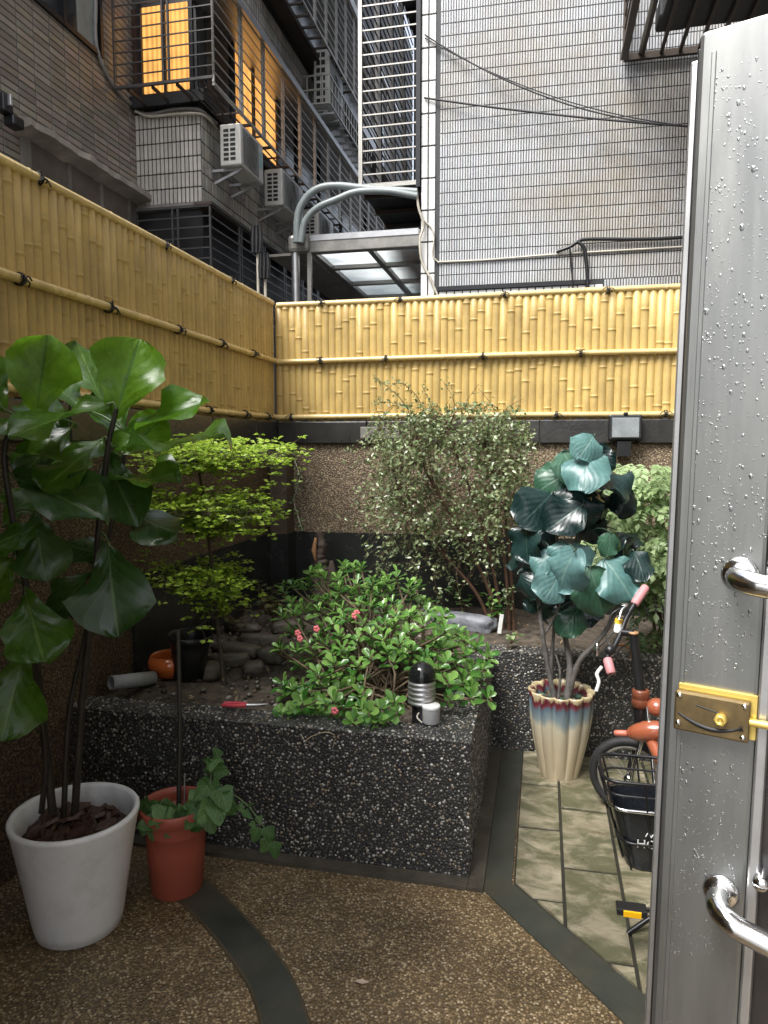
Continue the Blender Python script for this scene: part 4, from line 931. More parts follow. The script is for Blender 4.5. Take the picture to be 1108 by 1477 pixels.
for k in range(46):
    a = random.uniform(0, 6.28); r = .15*math.sqrt(random.random()); L = random.uniform(.03, .09)
    mb = MB(); mm = Matrix.Rotation(random.uniform(0, 6), 3, 'Z') @ Matrix.Rotation(random.gauss(0, .3), 3, 'X') @ Matrix.Rotation(random.gauss(0, .3), 3, 'Y')
    n = 6; ring = [(math.cos(t)*L*random.uniform(.7, 1), math.sin(t)*L*.45*random.uniform(.6, 1)) for t in [2*math.pi*i/n for i in range(n)]]
    if r+L > .165: r = max(0, .16-L)
    vs_ = [mm @ Vector((x, y, -.005)) for x, y in ring]+[mm @ Vector((x*.9, y*.9, .006)) for x, y in ring]
    c = WPC+Vector((r*math.cos(a), r*math.sin(a), .325+random.uniform(-.005, .012)))
    mb.add([p+c for p in vs_], [tuple(range(n, 2*n)), tuple(reversed(range(n)))]+[(i, (i+1) % n, n+(i+1) % n, n+i) for i in range(n)]); mb.build('bark_chip', m_bark, wp)

TPC = Vector((-1.19, 2.105, 0))
tp = thing('terracotta_pot', 'red-brown plastic flower pot with a rolled rim holding an ivy-like vine', 'pot', TPC)
m_tpot = mat('terracotta_plastic', (.36, .085, .05), .42, var=.12, vscale=6, stain=(.22, .06, .04, .3), sscale=6)
MB().lathe([(0, .002), (.083, 0), (.086, .004), (.093, .1), (.094, .102), (.096, .16), (.102, .255), (.112, .258), (.117, .262), (.119, .28), (.119, .296), (.116, .301), (.109, .3), (.104, .28), (.1, .22), (.098, .2)], 56, TPC).build('body', m_tpot, tp)
MB().lathe([(.1, .235), (.05, .243), (0, .24)], 24, TPC).build('soil', m_soil, tp)
st = thing('plant_stake', 'thin dark plant stake standing in the red-brown pot', 'stake', TPC)
sb0 = TPC+Vector((.0, .02, .22)); stop = pY(257, 910, 2.2)
MB().tube([sb0, lerp(sb0, stop, .5)+Vector((.006, 0, 0)), stop], [.009, .008, .007], 8).build('rod', mat('dark_stake', (.03, .026, .02), .5), st)
MB().tube([sb0+Vector((.02, 0, 0)), sb0+Vector((.022, .01, .17))], .003, 6).build('wire_tie', m_alu, st)

FPC = Vector((.103, 3.245, 0)); FH = .4
fp = thing('fluted_pot', 'cream glazed fluted pot with scalloped dripping blue and maroon rim', 'pot', FPC)
def glaze():
    m = bpy.data.materials.new('drip_glaze'); m.use_nodes = True; n = m.node_tree.nodes; l = m.node_tree.links; b = n['Principled BSDF']
    tc = n.new('ShaderNodeTexCoord'); sp = n.new('ShaderNodeSeparateXYZ'); l.new(tc.outputs['Object'], sp.inputs[0])
    mp = n.new('ShaderNodeMapping'); mp.inputs['Scale'].default_value = (28, 28, 4); l.new(tc.outputs['Object'], mp.inputs['Vector'])
    nz = n.new('ShaderNodeTexNoise'); nz.inputs['Scale'].default_value = 1; nz.inputs['Detail'].default_value = 5; l.new(mp.outputs[0], nz.inputs['Vector'])
    ma = n.new('ShaderNodeMath'); ma.operation = 'MULTIPLY_ADD'; l.new(nz.outputs['Fac'], ma.inputs[0]); ma.inputs[1].default_value = .11; l.new(sp.outputs[2], ma.inputs[2])
    r = n.new('ShaderNodeValToRGB'); e = r.color_ramp.elements
    mr = n.new('ShaderNodeMapRange'); mr.inputs[1].default_value = .2; mr.inputs[2].default_value = .47; l.new(ma.outputs[0], mr.inputs[0]); l.new(mr.outputs[0], r.inputs[0])
    e[0].position = 0; e[0].color = (.55, .46, .31, 1); e[1].position = .42; e[1].color = (.5, .45, .33, 1)
    for p, c in ((.55, (.2, .25, .26)), (.74, (.09, .13, .16)), (.8, (.14, .03, .04)), (.86, (.1, .015, .025)), (.91, (.42, .34, .2)), (1, (.5, .42, .26))):
        q = e.new(p); q.color = (*c, 1)
    l.new(r.outputs[0], b.inputs['Base Color']); b.inputs['Roughness'].default_value = .22; b.inputs['Coat Weight'].default_value = .5; return m
def flute(t, z):
    a = abs(math.cos(6*t)); return 1-.12*(1-a**.5)*min(1, max(0, z/.03)) - (.03*(1-a**.5) if z > .37 else 0)
fpb = MB().lathe([(0, .002), (.083, 0), (.087, .01), (.1, .07), (.122, .17), (.138, .27), (.144, .345), (.143, .375), (.149, .396), (.147, .404), (.138, .402), (.13, .385), (.126, .34), (.12, .3)], 144, (0, 0, 0), mod=flute)
o = fpb.build('body', glaze(), fp); o.location = FPC
MB().lathe([(.125, .345), (.07, .352), (0, .35)], 32, FPC).build('soil', mat('mossy_soil', (.04, .05, .025), .6, var=.5, vscale=20, bump=.6), fp)
for k in range(26):
    a = random.uniform(0, 6.28); r = .1*math.sqrt(random.random()); q = random.uniform(.012, .024)
    MB().sphere(FPC+Vector((r*math.cos(a), r*math.sin(a), .355)), q, 7, 5, (1, .8, .6)).build('stone', m_soil if k % 3 else mat('green_stone', (.06, .12, .08), .4), fp)

# ------------------------------------------------------------------ things in the bed
OC = pZ(252, 984, .46)+Vector((0, .06, 0)); OC.z = .462
op = thing('orange_pot', 'round glazed orange pot half hidden by a black nursery pot', 'pot', OC)
MB().lathe([(0, .0), (.05, 0), (.085, .025), (.102, .06), (.098, .085), (.086, .105), (.08, .106), (.08, .09), (.07, .05)], 36, OC+Vector((-.05, .0, 0))).build('body', mat('orange_glaze', (.55, .13, .03), .18, var=.25, vscale=6, coat=.5), op)
np_ = thing('nursery_pot', 'empty black nursery pot leaning on the orange pot', 'pot', OC+Vector((.012, 0, .06)))
c = OC+Vector((.05, -.02, .015)); MB().lathe([(0, 0), (.07, 0), (.082, .13), (.088, .165), (.097, .168), (.101, .176), (.101, .192), (.097, .196), (.091, .19), (.084, .16), (.07, .03), (0, .025)], 40, c, Matrix.Rotation(.06, 3, 'Y')).build('body', m_black, np_)
pp_ = pZ(160, 985, .53); qq_ = pZ(222, 978, .5)
tag(MB().lathe([(.026, 0), (.03, 0), (.03, (qq_-pp_).length), (.026, (qq_-pp_).length), (.026, 0)], 20, pp_, (qq_-pp_).to_track_quat('Z', 'Y').to_matrix()).build('grey_pipe', mat('grey_pvc', (.3, .31, .31), .4)), 'short offcut of grey plastic pipe lying on the planter rim', 'pipe')
# stones edging the bare soil
def rock(name, label, p, s, rot, m, flat=1.0, group=None, seed=0):
    bm = bmesh.new(); bmesh.ops.create_icosphere(bm, subdivisions=3, radius=1)
    for v in bm.verts:
        d = v.co.copy(); q = max(abs(d.x), abs(d.y), abs(d.z)); v.co = lerp(d, d/q, .55 if seed < 20 else .85)
        v.co *= 1+.16*noise.noise(d*1.7+Vector((seed*7.1, 0, 0)))+.06*noise.noise(d*5+Vector((seed, 3, 0)))
        v.co = Vector((v.co.x*s[0], v.co.y*s[1], v.co.z*s[2]))
    me = bpy.data.meshes.new(name); bm.to_mesh(me); bm.free(); me.polygons.foreach_set('use_smooth', [True]*len(me.polygons)); me.materials.append(m)
    o = link(name, me); o.location = p; o.rotation_euler = rot; return tag(o, label, 'stone', group)
m_rock = mat('bed_rock', (.075, .06, .045), .6, var=.5, vscale=8, bump=.6, bscale=40, col2=(.15, .13, .1))
for i, (px, py, s) in enumerate(((342, 938, (.13, .05, .035)), (375, 925, (.11, .05, .04)), (330, 952, (.1, .05, .03)), (392, 945, (.07, .05, .035)), (350, 905, (.12, .04, .03)), (300, 968, (.06, .05, .04)), (365, 962, (.05, .04, .025)), (412, 905, (.08, .05, .04)))):
    p = pZ(px, py, .49); rock('garden_stone', 'long flat grey-brown stone edging the bare soil behind the slim tree' if s[0] > .09 else 'small rounded grey-brown stone on the bare soil by the slim tree', p, s, (random.gauss(0, .1), random.gauss(0, .1), random.uniform(-.4, .5)), m_rock, group='long stones edging the bare soil' if s[0] > .09 else 'small stones on the bare soil', seed=i)
m_marb = mat('grey_marble', (.2, .21, .235), .5, var=.45, vscale=9, bump=.5, bscale=30, stain=(.07, .07, .06, .6), sscale=8)
a = pZ(608, 886, .5); b = pZ(712, 902, .5); d_ = (b-a); ang = math.atan2(d_.y, d_.x)
rock('marble_slab', 'long grey-blue marble stone lying behind the flowering bush', (a+b)/2+Vector((0, .03, -.015)), (d_.length/2, .06, .05), (0, 0, ang), m_marb, seed=21)
c = pZ(722, 905, .5); tag(MB().bevel((c.x, c.y, .52), (.022, .004, .11), .001, Matrix.Rotation(.12, 3, 'Y')).build('plant_tag', m_white), 'small white plastic plant tag stuck in the soil', 'tag')
# driftwood stump before the slate dado
stp = pY(463, 830, 4.35); sm = MB()
prof = spline([stp+Vector((0, 0, -.12)), stp+Vector((.01, 0, .03)), stp+Vector((-.01, 0, .12)), stp+Vector((.005, 0, .2)), stp+Vector((-.015, 0, .28))], 24)
sm.tube(prof, [.055+.02*noise.noise(Vector((i*.7, 1, 2)))-.0012*i for i in range(len(prof))], 9)
stump = thing('driftwood_stump', 'weathered driftwood stump with a pale split against the slate dado', 'stump', stp)
sm.build('trunk', mat('driftwood', (.07, .05, .04), .7, var=.5, vscale=15, bump=.8, bscale=35), stump)
MB().tube([stp+Vector((-.02, -.045, .1)), stp+Vector((-.03, -.05, .17)), stp+Vector((-.02, -.04, .25))], [.006, .018, .008], 6).build('pale_split', mat('raw_wood', (.42, .22, .1), .6, var=.4), stump)
MB().tube([stp+Vector((.05, 0, -.1)), stp+Vector((.08, -.01, .02)), stp+Vector((.07, .0, .1))], [.03, .035, .012], 7).build('side_knob', mat('driftwood', (.1, .07, .05)), stump)
# bollard lamp
BC = Vector((-.418, 2.53, .455))
bl = thing('bollard_lamp', 'short garden lamp with glossy black dome and ribbed silver collar at the bush', 'lamp', BC)
MB().lathe([(.0, 0), (.043, 0), (.043, .012), (.036, .02), (.036, .1)], 32, BC).build('base', m_black, bl)
mb = [(.036, .098)]
for k in range(5): z = .1+k*.018; mb += [(.046, z), (.052, z+.004), (.052, z+.011), (.046, z+.015)]
MB().lathe(mb+[(.046, .19), (0, .19)], 40, BC).build('ribbed_collar', m_alu, bl)
MB().lathe([(.051, .19)]+[(.051*math.cos(t), .2+.055*math.sin(t)) for t in np.linspace(0, 1.5, 9)]+[(0, .255)], 40, BC).build('dome', mat('black_gloss', (.01, .011, .011), .08, rvar=.03), bl)
CC = pZ(620, 1047, .5)+Vector((0, .03, 0)); CC.z = PH+.001
cup = thing('white_cup', 'small white lidded cup standing on the pebble rim beside the black dome lamp', 'cup', CC)
MB().lathe([(0, 0), (.029, 0), (.031, .004), (.032, .055)], 32, CC).build('body', mat('cup_grey', (.45, .45, .45), .4), cup); MB().lathe([(.0325, .054), (.0335, .056), (.0335, .064), (.031, .067), (0, .0665)], 32, CC).build('lid', m_white, cup)
tag(MB().tube(spline([CC+Vector((-.03, -.02, .004)), CC+Vector((-.05, -.01, .02)), CC+Vector((-.045, .02, .03)), CC+Vector((-.065, .04, .01))], 16), .003, 6).build('cream_cord', m_cream), 'loop of cream cord beside the small white cup', 'cord')
c = pZ(340, 1020, .505); sh = thing('pruning_shears', 'red-handled pruning shears lying on the planter rim', 'shears', c)
for k in (-1, 1): MB().tube(spline([c+Vector((-.05, .008*k, .008)), c+Vector((-.01, .014*k, .01)), c+Vector((.045, .008*k, .012))], 10), [.006]*3+[.0075]*5+[.006]*3 if False else .0072, 8).build('handle', mat('red_grip', (.5, .05, .07), .4), sh)
MB().tube([c+Vector((.045, 0, .012)), c+Vector((.085, .01, .012)), c+Vector((.12, .03, .012))], [.006, .005, .001], 6).build('blade', m_alu, sh)
tag(MB().tube(spline([pZ(442, 1068, .5)+Vector((0, -.006, 0)), pY(448, 1063, PF-.02), pY(470, 1056, PF-.03), pY(483, 1062, PF-.02), pY(480, 1078, PF-.01)], 16), .002, 5).build('dry_tendril', mat('dry_twig', (.3, .24, .15), .6)), 'dry curled tendril hanging over the planter front', 'twig')
fc = pZ(521, 1417, .006); lf = MB(); lf.add([fc+Vector(v) for v in ((-.02, 0, .001), (0, .007, .006), (.022, .002, .003), (.004, -.006, .001))], [(0, 3, 2, 1)]); lf.add([fc+Vector(v) for v in ((-.02, 0, 0), (0, .007, .004), (.022, .002, .001), (.004, -.006, 0))], [(0, 1, 2, 3)])
tag(lf.build('fallen_leaf', mat('dry_leaf', (.5, .38, .28), .5)), 'small pale dry leaf on the brown gravel floor', 'leaf')
# floodlight on the coping
fa = pY(881, 600, 4.5); fb_ = pY(924, 634, 4.5); cc = (fa+fb_)/2
fd = thing('floodlight', 'square black floodlight with frosted glass fixed on the back wall', 'lamp', cc)
rx = Matrix.Rotation(-.12, 3, 'X')
MB().bevel(cc+Vector((0, .03, 0)), (.19, .06, .155), .01, rx).build('housing', m_black, fd)
MB().bevel(cc+Vector((0, -.004, 0)), (.155, .012, .12), .004, rx).build('glass', mat('frosted_glass', (.2, .215, .22), .25, var=.25, vscale=10), fd)
MB().bbox(cc+Vector((-.045, .0, -.17)), cc+Vector((.035, .085, -.08))).build('bracket', m_black, fd)
MB().bbox(cc+Vector((-.012, .0, .078)), cc+Vector((.012, .04, .092))).build('hinge_lug', m_black, fd)

# ------------------------------------------------------------------ small bicycle behind the door
m_orange = mat('orange_enamel', (.3, .085, .04), .28, var=.1, coat=.6)
m_pink = mat('pink_grip', (.5, .22, .23), .55, var=.12)
m_tyre = mat('tyre_rubber', (.02, .02, .021), .6, bump=.3, bscale=200)
m_rim = mat('alloy_rim', (.4, .38, .34), .35, metal=.7)
bk = thing('bicycle', 'small black and orange bicycle with pink grips parked by the cream fluted pot', 'bicycle', (.38, 2.9, 0))
def wheel(c, ax, r, parent):
    ax = Vector(ax).normalized(); q = ax.to_track_quat('Z', 'Y').to_matrix(); wh = sub(parent, 'wheel', c); n = 48
    MB().lathe([(r-.036, 0), (r-.034, .014), (r-.02, .021), (r-.006, .015), (r, 0), (r-.006, -.015), (r-.02, -.021), (r-.034, -.014), (r-.036, 0)], n, c, q).build('tyre', m_tyre, wh)
    MB().lathe([(r-.048, .011), (r-.034, .0125), (r-.034, -.0125), (r-.048, -.011), (r-.048, .011)], n, c, q).build('rim', m_rim, wh)
    MB().lathe([(.0, .045), (.02, .04), (.014, .03), (.014, -.03), (.02, -.04), (0, -.045)], 16, c, q).build('hub', m_steel, wh)
    c = Vector(c)
    for k in range(20):
        a = 2*math.pi*k/20; b = a+(.5 if k % 2 else -.5)
        MB().tube([c+q @ Vector((math.cos(b)*.018, math.sin(b)*.018, .03*(1 if k % 4 < 2 else -1))), c+q @ Vector((math.cos(a)*(r-.045), math.sin(a)*(r-.045), 0))], .0013, 4).build('spoke', m_rim, wh)
fw = Vector((.372, 2.95, .162)); wheel(fw, (.22, 1, 0), .162, bk)
rw = Vector((.66, 2.02, .162)); wheel(rw, (1, .15, 0), .162, bk)
hb = pY(924, 1008, 2.93); ht = pY(914, 914, 2.93)              # foot and top of the steering column
MB().tube([hb+Vector((0, 0, .01)), lerp(hb, ht, .5), ht], [.021, .019, .017], 14).build('steering_column', m_black, bk)
MB().lathe([(.024, -.035), (.034, -.03), (.034, .0), (.031, .004), (.034, .008), (.034, .035), (.029, .04), (.02, .04)], 24, hb).build('head_collar', mat('brown_collar', (.16, .05, .025), .3, var=.2), bk)
MB().tube([hb+Vector((.0, 0, -.03)), hb+Vector((.005, 0, -.1)), hb+Vector((.0, 0, -.16))], [.03, .026, .02], 14).build('head_tube', m_blackm, bk)
for s in (-1, 1):
    y = .035*s; MB().tube([hb+Vector((0, y*.6, -.14)), hb+Vector((.0, y, -.17)), Vector((fw.x, fw.y+y*1.4, fw.z+.0))], [.011, .011, .008], 8).build('fork_leg', m_steel if s < 0 else m_blackm, bk)
MB().tube([hb+Vector((.02, -.04, -.02)), pY(948, 1165, 2.75)], [.009, .009], 8).build('stay', m_steel, bk)
a = pY(886, 1057, 2.88); b = pY(905, 1058, 2.87); c = pY(962, 1052, 2.82)
MB().tube([a, a+(b-a)*.15, lerp(a, b, .9), b], [.008, .012, .013, .01], 12).build('cowl_tip', mat('salmon_plastic', (.5, .15, .1), .4), bk)
MB().tube([b, lerp(b, c, .1), lerp(b, c, .3), lerp(b, c, .55), lerp(b, c, .8), c], [.012, .026, .036, .04, .036, .02], 16).build('cowl', m_orange, bk)
MB().sphere(pY(948, 1020, 2.9), .045, 16, 10, (.9, .9, .8)).build('lamp_shell', m_orange, bk)
sp_ = Vector((.64, 2.2, .5))
MB().tube(spline([hb+Vector((.01, -.02, -.1)), Vector((.5, 2.6, .27)), Vector((.6, 2.3, .24)), Vector((.645, 2.17, .25))], 20), .022, 12).build('main_tube', m_orange, bk)
MB().tube([Vector((.645, 2.2, .16)), sp_], .014, 10).build('seat_post', m_steel, bk)
MB().sphere(sp_+Vector((0, .02, .03)), .1, 18, 10, (.75, 1.25, .32)).build('saddle', m_black, bk)
for s in (-1, 1): MB().tube([Vector((.645+.03*s, 2.2, .17)), Vector((rw.x+.035*s, rw.y, rw.z))], .008, 8).build('chain_stay', m_blackm, bk)
# handlebar
g_far0, g_far1 = pY(915, 872, 3.02), pY(932, 846, 3.07); g_n0, g_n1 = pY(876, 950, 2.86), pY(882, 972, 2.82)
bar = spline([g_far1, g_far0, pY(903, 893, 2.98), pY(896, 912, 2.95), pY(885, 935, 2.9), g_n0, g_n1], 30)
MB().tube(bar, .0105, 10).build('handlebar', m_blackm, bk)
MB().tube([ht, pY(897, 912, 2.95)], .014, 10).build('stem', m_blackm, bk)
MB().lathe([(.0, .008), (.018, .008), (.021, 0), (.0, 0)], 16, ht).build('column_cap', mat('tan_cap', (.35, .2, .1), .4), bk)
for p, q in ((g_far0, g_far1), (g_n0, g_n1)): MB().tube([p, lerp(p, q, .1), lerp(p, q, .9), q], [.015, .0185, .018, .014], 14).build('grip', m_pink, bk)
MB().tube([pY(893, 893, 2.97), pY(892, 899, 2.97)], .016, 12).build('yellow_band', mat('yellow_plastic', (.7, .45, .05), .4), bk)
MB().tube([pY(892, 900, 2.96), pY(891, 911, 2.96)], [.014, .018], 12).build('white_band', m_white, bk)
MB().tube(spline([pY(893, 894, 2.94), pY(897, 880, 2.96), pY(905, 872, 2.98), pY(896, 872, 2.97)], 14), .0055, 8).build('brake_lever', m_steel, bk)
MB().tube(spline([pY(868, 962, 2.86), pY(861, 972, 2.84), pY(864, 983, 2.83), pY(860, 997, 2.82)], 14), [.009, .0085, .008, .0075]+[.007]*11 if False else .007, 8).build('brake_lever', m_white, bk)
MB().sphere(pY(861, 937, 2.88), .018, 12, 8, (.6, .8, 1.6)).build('bell', m_steel, bk)
MB().sphere(pY(880, 938, 2.88), .022, 12, 8).build('shifter', m_black, bk)
MB().tube(spline([pY(884, 935, 2.9), pY(874, 918, 2.93), pY(880, 890, 2.95), pY(890, 880, 2.96), pY(900, 876, 2.97)], 20), .003, 5).build('brake_cable', m_black, bk)
MB().tube(spline([pY(890, 905, 2.96), pY(868, 930, 2.93), pY(850, 945, 2.95), pY(880, 948, 3.0), pY(905, 930, 3.0), pY(917, 960, 2.96)], 30), .003, 5).build('brake_cable', m_black, bk)
# pedal and crank
pc = pZ(912, 1318, .16); pdl = sub(bk, 'pedal', pc)
MB().bevel(pc+Vector((0, .02, 0)), (.085, .045, .02), .004).build('block', m_black, pdl)
MB().bevel(pc+Vector((0, -.007, .002)), (.05, .006, .019), .002).build('reflector', mat('amber_reflector', (.95, .5, .01), .25, var=.1), pdl)
cr = Vector((.56, 2.28, .2)); MB().tube([pc+Vector((.02, .03, 0)), pc+Vector((.1, .03, 0)), pc+Vector((.13, .04, .0)), cr], [.006, .006, .009, .011], 8).build('crank', m_blackm, bk)
MB().lathe([(0, .004), (.06, .004), (.062, 0), (.06, -.004), (0, -.004)], 32, cr+Vector((.03, 0, 0)), Matrix.Rotation(math.pi/2, 3, 'Y')).build('chainring', m_blackm, bk)
stand = pZ(905, 1350, .0); MB().tube([cr+Vector((-.02, 0, -.02)), lerp(cr, stand, .6), stand+Vector((.0, 0, .008))], [.009, .008, .008], 8).build('kickstand', m_blackm, bk)

# wire basket with printed liner standing on the slabs before the wheel
BX0, BX1, BY0, BY1 = .215, .5, 2.46, 2.72
bs = thing('wire_basket', 'black wire bicycle basket with printed black liner beside the small wheel', 'basket', (.4, 2.6, 0))
def ring(x0, x1, y0, y1, z, r=.055):
    p = []
    for cx, cy, a0 in ((x1-r, y1-r, 0), (x0+r, y1-r, 90), (x0+r, y0+r, 180), (x1-r, y0+r, 270)):
        for k in range(5): a = R(a0+k*22.5); p.append(Vector((cx+r*math.cos(a), cy+r*math.sin(a), z)))
    return p+[p[0]]
def lev(t):  # interpolate footprint from bottom (0) to rim (1)
    return lerp(.315, BX0+.005, t), lerp(.49, BX1+.01, t), lerp(2.52, BY0+.02, t), lerp(2.68, BY1, t)
for z, r in ((.345, .0065), (.295, .0045), (.24, .0065), (.115, .005)):
    MB().tube(ring(*lev(z/.375), z), r, 8, False).build('hoop', m_blackm if z != .24 else m_steel, bs)
for i in range(3):
    for yi in (0, 1):
        t0, t1 = lev(.02), lev(1); x0_ = lerp(t0[0]+.02, t0[1]-.02, i/2); x1_ = lerp(t1[0]+.02, t1[1]-.02, i/2)
        MB().tube([(x1_, t1[2+yi], .345), (x0_, t0[2+yi], .015)], .0035, 6).build('upright', m_blackm, bs)
for i in range(1, 2):
    t0, t1 = lev(.02), lev(1)
    for xi in (0, 1): MB().tube([(t1[xi], lerp(t1[2], t1[3], i/2), .345), (t0[xi], lerp(t0[2], t0[3], i/2), .015)], .0045, 6).build('upright', m_blackm, bs)
lm = MB(); rings = []
for z in (.008, .02, .06, .12, .18, .236):
    l = lev(z/.375); rings.append([Vector((p.x, p.y, z)) for p in ring(l[0]+.006, l[1]-.006, l[2]+.006, l[3]-.006, z, .055)[:-1]])
n = len(rings[0]); lm.add([p for r_ in rings for p in r_], [(i*n+k, i*n+(k+1) % n, (i+1)*n+(k+1) % n, (i+1)*n+k) for i in range(5) for k in range(n)]+[tuple(reversed(range(n)))], True)
lm.build('liner', mat('black_vinyl', (.012, .014, .018), .25, var=.3, vscale=10, bump=.3, bscale=25), bs)
def text(body, p, size, m, parent, rot, name='lettering'):
    cu = bpy.data.curves.new(name, 'FONT'); cu.body = body; cu.size = size; cu.align_x = 'LEFT'; cu.extrude = .0006
    t = bpy.data.objects.new(name, cu); COL.objects.link(t); dg = bpy.context.evaluated_depsgraph_get()
    me = bpy.data.meshes.new_from_object(t.evaluated_get(dg)); bpy.data.objects.remove(t); me.materials.append(m)
    o = link(name, me, parent); o.location = p; o.rotation_euler = rot; return o
tl = lev(.13/.375); p = Vector((.345, tl[2]+.002, .105))
text('HONO', p, .045, m_white, bs, (math.pi/2+.1, 0, 0))
for k in range(6): MB().tube(spline([p+Vector((.03+.018*k, -.004, .045+random.uniform(-.004, .01))), p+Vector((.038+.018*k, -.005, .05+random.uniform(-.004, .01))), p+Vector((.046+.018*k, -.004, .045+random.uniform(-.004, .01)))], 6), .0022, 5).build('print_stroke', m_white, bs)

# ------------------------------------------------------------------ fiddle-leaf fig
m_fig = leaf_mat('fig_leaf', (.04, .12, .01), (.1, .21, .014), (.17, .28, .05), .26, .42, 5, .5, .22, coat=.3, back=(.075, .17, .025))
def fig_prof(v): return max(.012, (math.sin(math.pi*min(v**1.2, 1)*.995+.005)**.6)*(.55+.5*v-.12*math.sin(v*6.0)))*1.02
m_fig_lit = leaf_mat('fig_leaf_lit', (.09, .23, .012), (.15, .31, .02), (.05, .15, .02), .26, .5, 5, .5, .22, coat=.2, back=(.11, .25, .02))  # light on the upper leaves painted in as a brighter green
m_fig_shade = leaf_mat('fig_leaf_shade', (.022, .065, .012), (.045, .1, .016), (.1, .17, .05), .3, .3, 5, .5, .22, coat=.3, back=(.04, .09, .02))  # shade on the lower leaves painted in as a darker green
FIG = [big_leaf_mesh('leaf', m_fig, 1.0, fig_prof, (.12, .3, -.1, .2, .05)[i % 5], (.1, .2, -.06, .14, .02)[i % 5], .075, .008, 5, .5, seed=i, wobble=1.3) for i in range(10)]
FIG_LIT = [m.copy() for m in FIG[:5]]; FIG_SHADE = [m.copy() for m in FIG]
for m in FIG_LIT: m.materials[0] = m_fig_lit
for m in FIG_SHADE: m.materials[0] = m_fig_shade
m_figstem = mat('fig_stem', (.03, .024, .018), .5, var=.4, vscale=20)
fg = thing('fiddle_leaf_fig', 'tall fiddle-leaf fig with big glossy leaves in the white pot', 'tree', WPC+Vector((0, 0, .31)))
def fstem(pts, r0, r1):
    P = spline([pY(x, y, Y) for x, y, Y in pts], 30); MB().tube(P, [lerp(r0, r1, i/(len(P)-1)) for i in range(len(P))], 10).build('stem', m_figstem, fg); return P
S1 = fstem([(108, 1175, 1.9), (118, 1020, 1.9), (132, 880, 1.88), (147, 720, 1.87), (157, 640, 1.86), (168, 590, 1.86)], .012, .007)
S2 = fstem([(76, 1172, 1.86), (62, 1040, 1.85), (42, 870, 1.82), (14, 720, 1.8), (8, 640, 1.8), (40, 598, 1.82)], .013, .007)
S3 = fstem([(92, 1178, 1.88), (100, 1030, 1.9), (128, 900, 1.92), (165, 740, 1.95), (180, 650, 1.95), (178, 620, 1.95)], .009, .006)
S4 = fstem([(60, 1172, 1.84), (66, 1090, 1.83), (50, 980, 1.8), (38, 900, 1.76), (36, 850, 1.76)], .009, .006)
ALLS = S1+S2+S3+S4
tc_ = Vector((.55, -.8, .25)); up = Vector((0, 0, 1))
leaves = [  # base px, base Y, tip px, tip Y, width px, normal
 (52, 604, 1.84, 66, 485, 1.80, 98, (.5, -.85, .05)), (166, 605, 1.88, 198, 486, 1.9, 100, (.4, -.9, .1)), (150, 585, 1.98, 110, 498, 2.05, 62, (.6, -.6, .55)),
 (172, 630, 1.9, 291, 565, 1.93, 60, (.1, -.6, .75)), (163, 645, 1.86, 326, 626, 1.74, 95, (.1, -.15, 1)), (160, 582, 1.86, 8, 618, 1.66, 90, (.1, -.3, .95)),
 (8, 592, 1.8, -45, 515, 1.78, 80, (.5, -.7, .5)), (28, 600, 1.8, -70, 640, 1.68, 80, (.2, -.3, .9)), (22, 690, 1.78, 138, 728, 1.66, 85, (.25, -.6, .75)),
 (50, 738, 1.82, 66, 838, 1.76, 78, (.4, -.8, .45)), (156, 782, 1.86, 168, 914, 1.74, 108, (.4, -.9, .1)), (140, 820, 1.9, 62, 892, 1.84, 55, (.3, -.7, .6)),
 (182, 735, 1.95, 258, 775, 1.85, 75, (.2, -.6, .8)), (150, 695, 1.9, 250, 676, 1.8, 70, (.1, -.3, .95)), (36, 853, 1.76, 64, 954, 1.66, 94, (.5, -.75, .4)),
 (36, 942, 1.74, 0, 1068, 1.62, 98, (.5, -.8, .4)), (-4, 945, 1.74, -60, 1010, 1.68, 70, (.5, -.6, .5)), (62, 752, 1.82, -14, 792, 1.7, 60, (.3, -.4, .85)),
 (110, 612, 1.95, 20, 680, 1.8, 85, (.2, -.4, .9)), (150, 632, 1.9, 60, 705, 1.72, 90, (.1, -.35, .95)), (176, 655, 1.92, 238, 600, 1.97, 62, (.5, -.8, .3)),
 (150, 655, 1.92, 195, 745, 1.82, 70, (.4, -.7, .6)), (14, 720, 1.8, -30, 700, 1.72, 60, (.3, -.4, .85)), (20, 800, 1.8, -22, 870, 1.74, 55, (.4, -.7, .5)),
 (100, 640, 2.0, 40, 570, 2.05, 70, (.5, -.6, .6)), (120, 590, 1.98, 70, 545, 2.02, 60, (.5, -.5, .7)), (10, 660, 1.82, 75, 640, 1.74, 60, (.2, -.5, .85)),
 (160, 800, 1.9, 100, 790, 1.98, 60, (.3, -.6, .7)), (130, 900, 1.9, 100, 850, 1.98, 55, (.4, -.7, .5)), (5, 760, 1.82, 50, 700, 1.95, 60, (.4, -.6, .6)), (170, 640, 1.95, 150, 560, 2.05, 60, (.4, -.7, .5)),
 (10, 840, 1.82, -30, 800, 1.85, 60, (.5, -.6, .5)), (128, 700, 1.95, 80, 660, 2.02, 55, (.4, -.5, .7))]
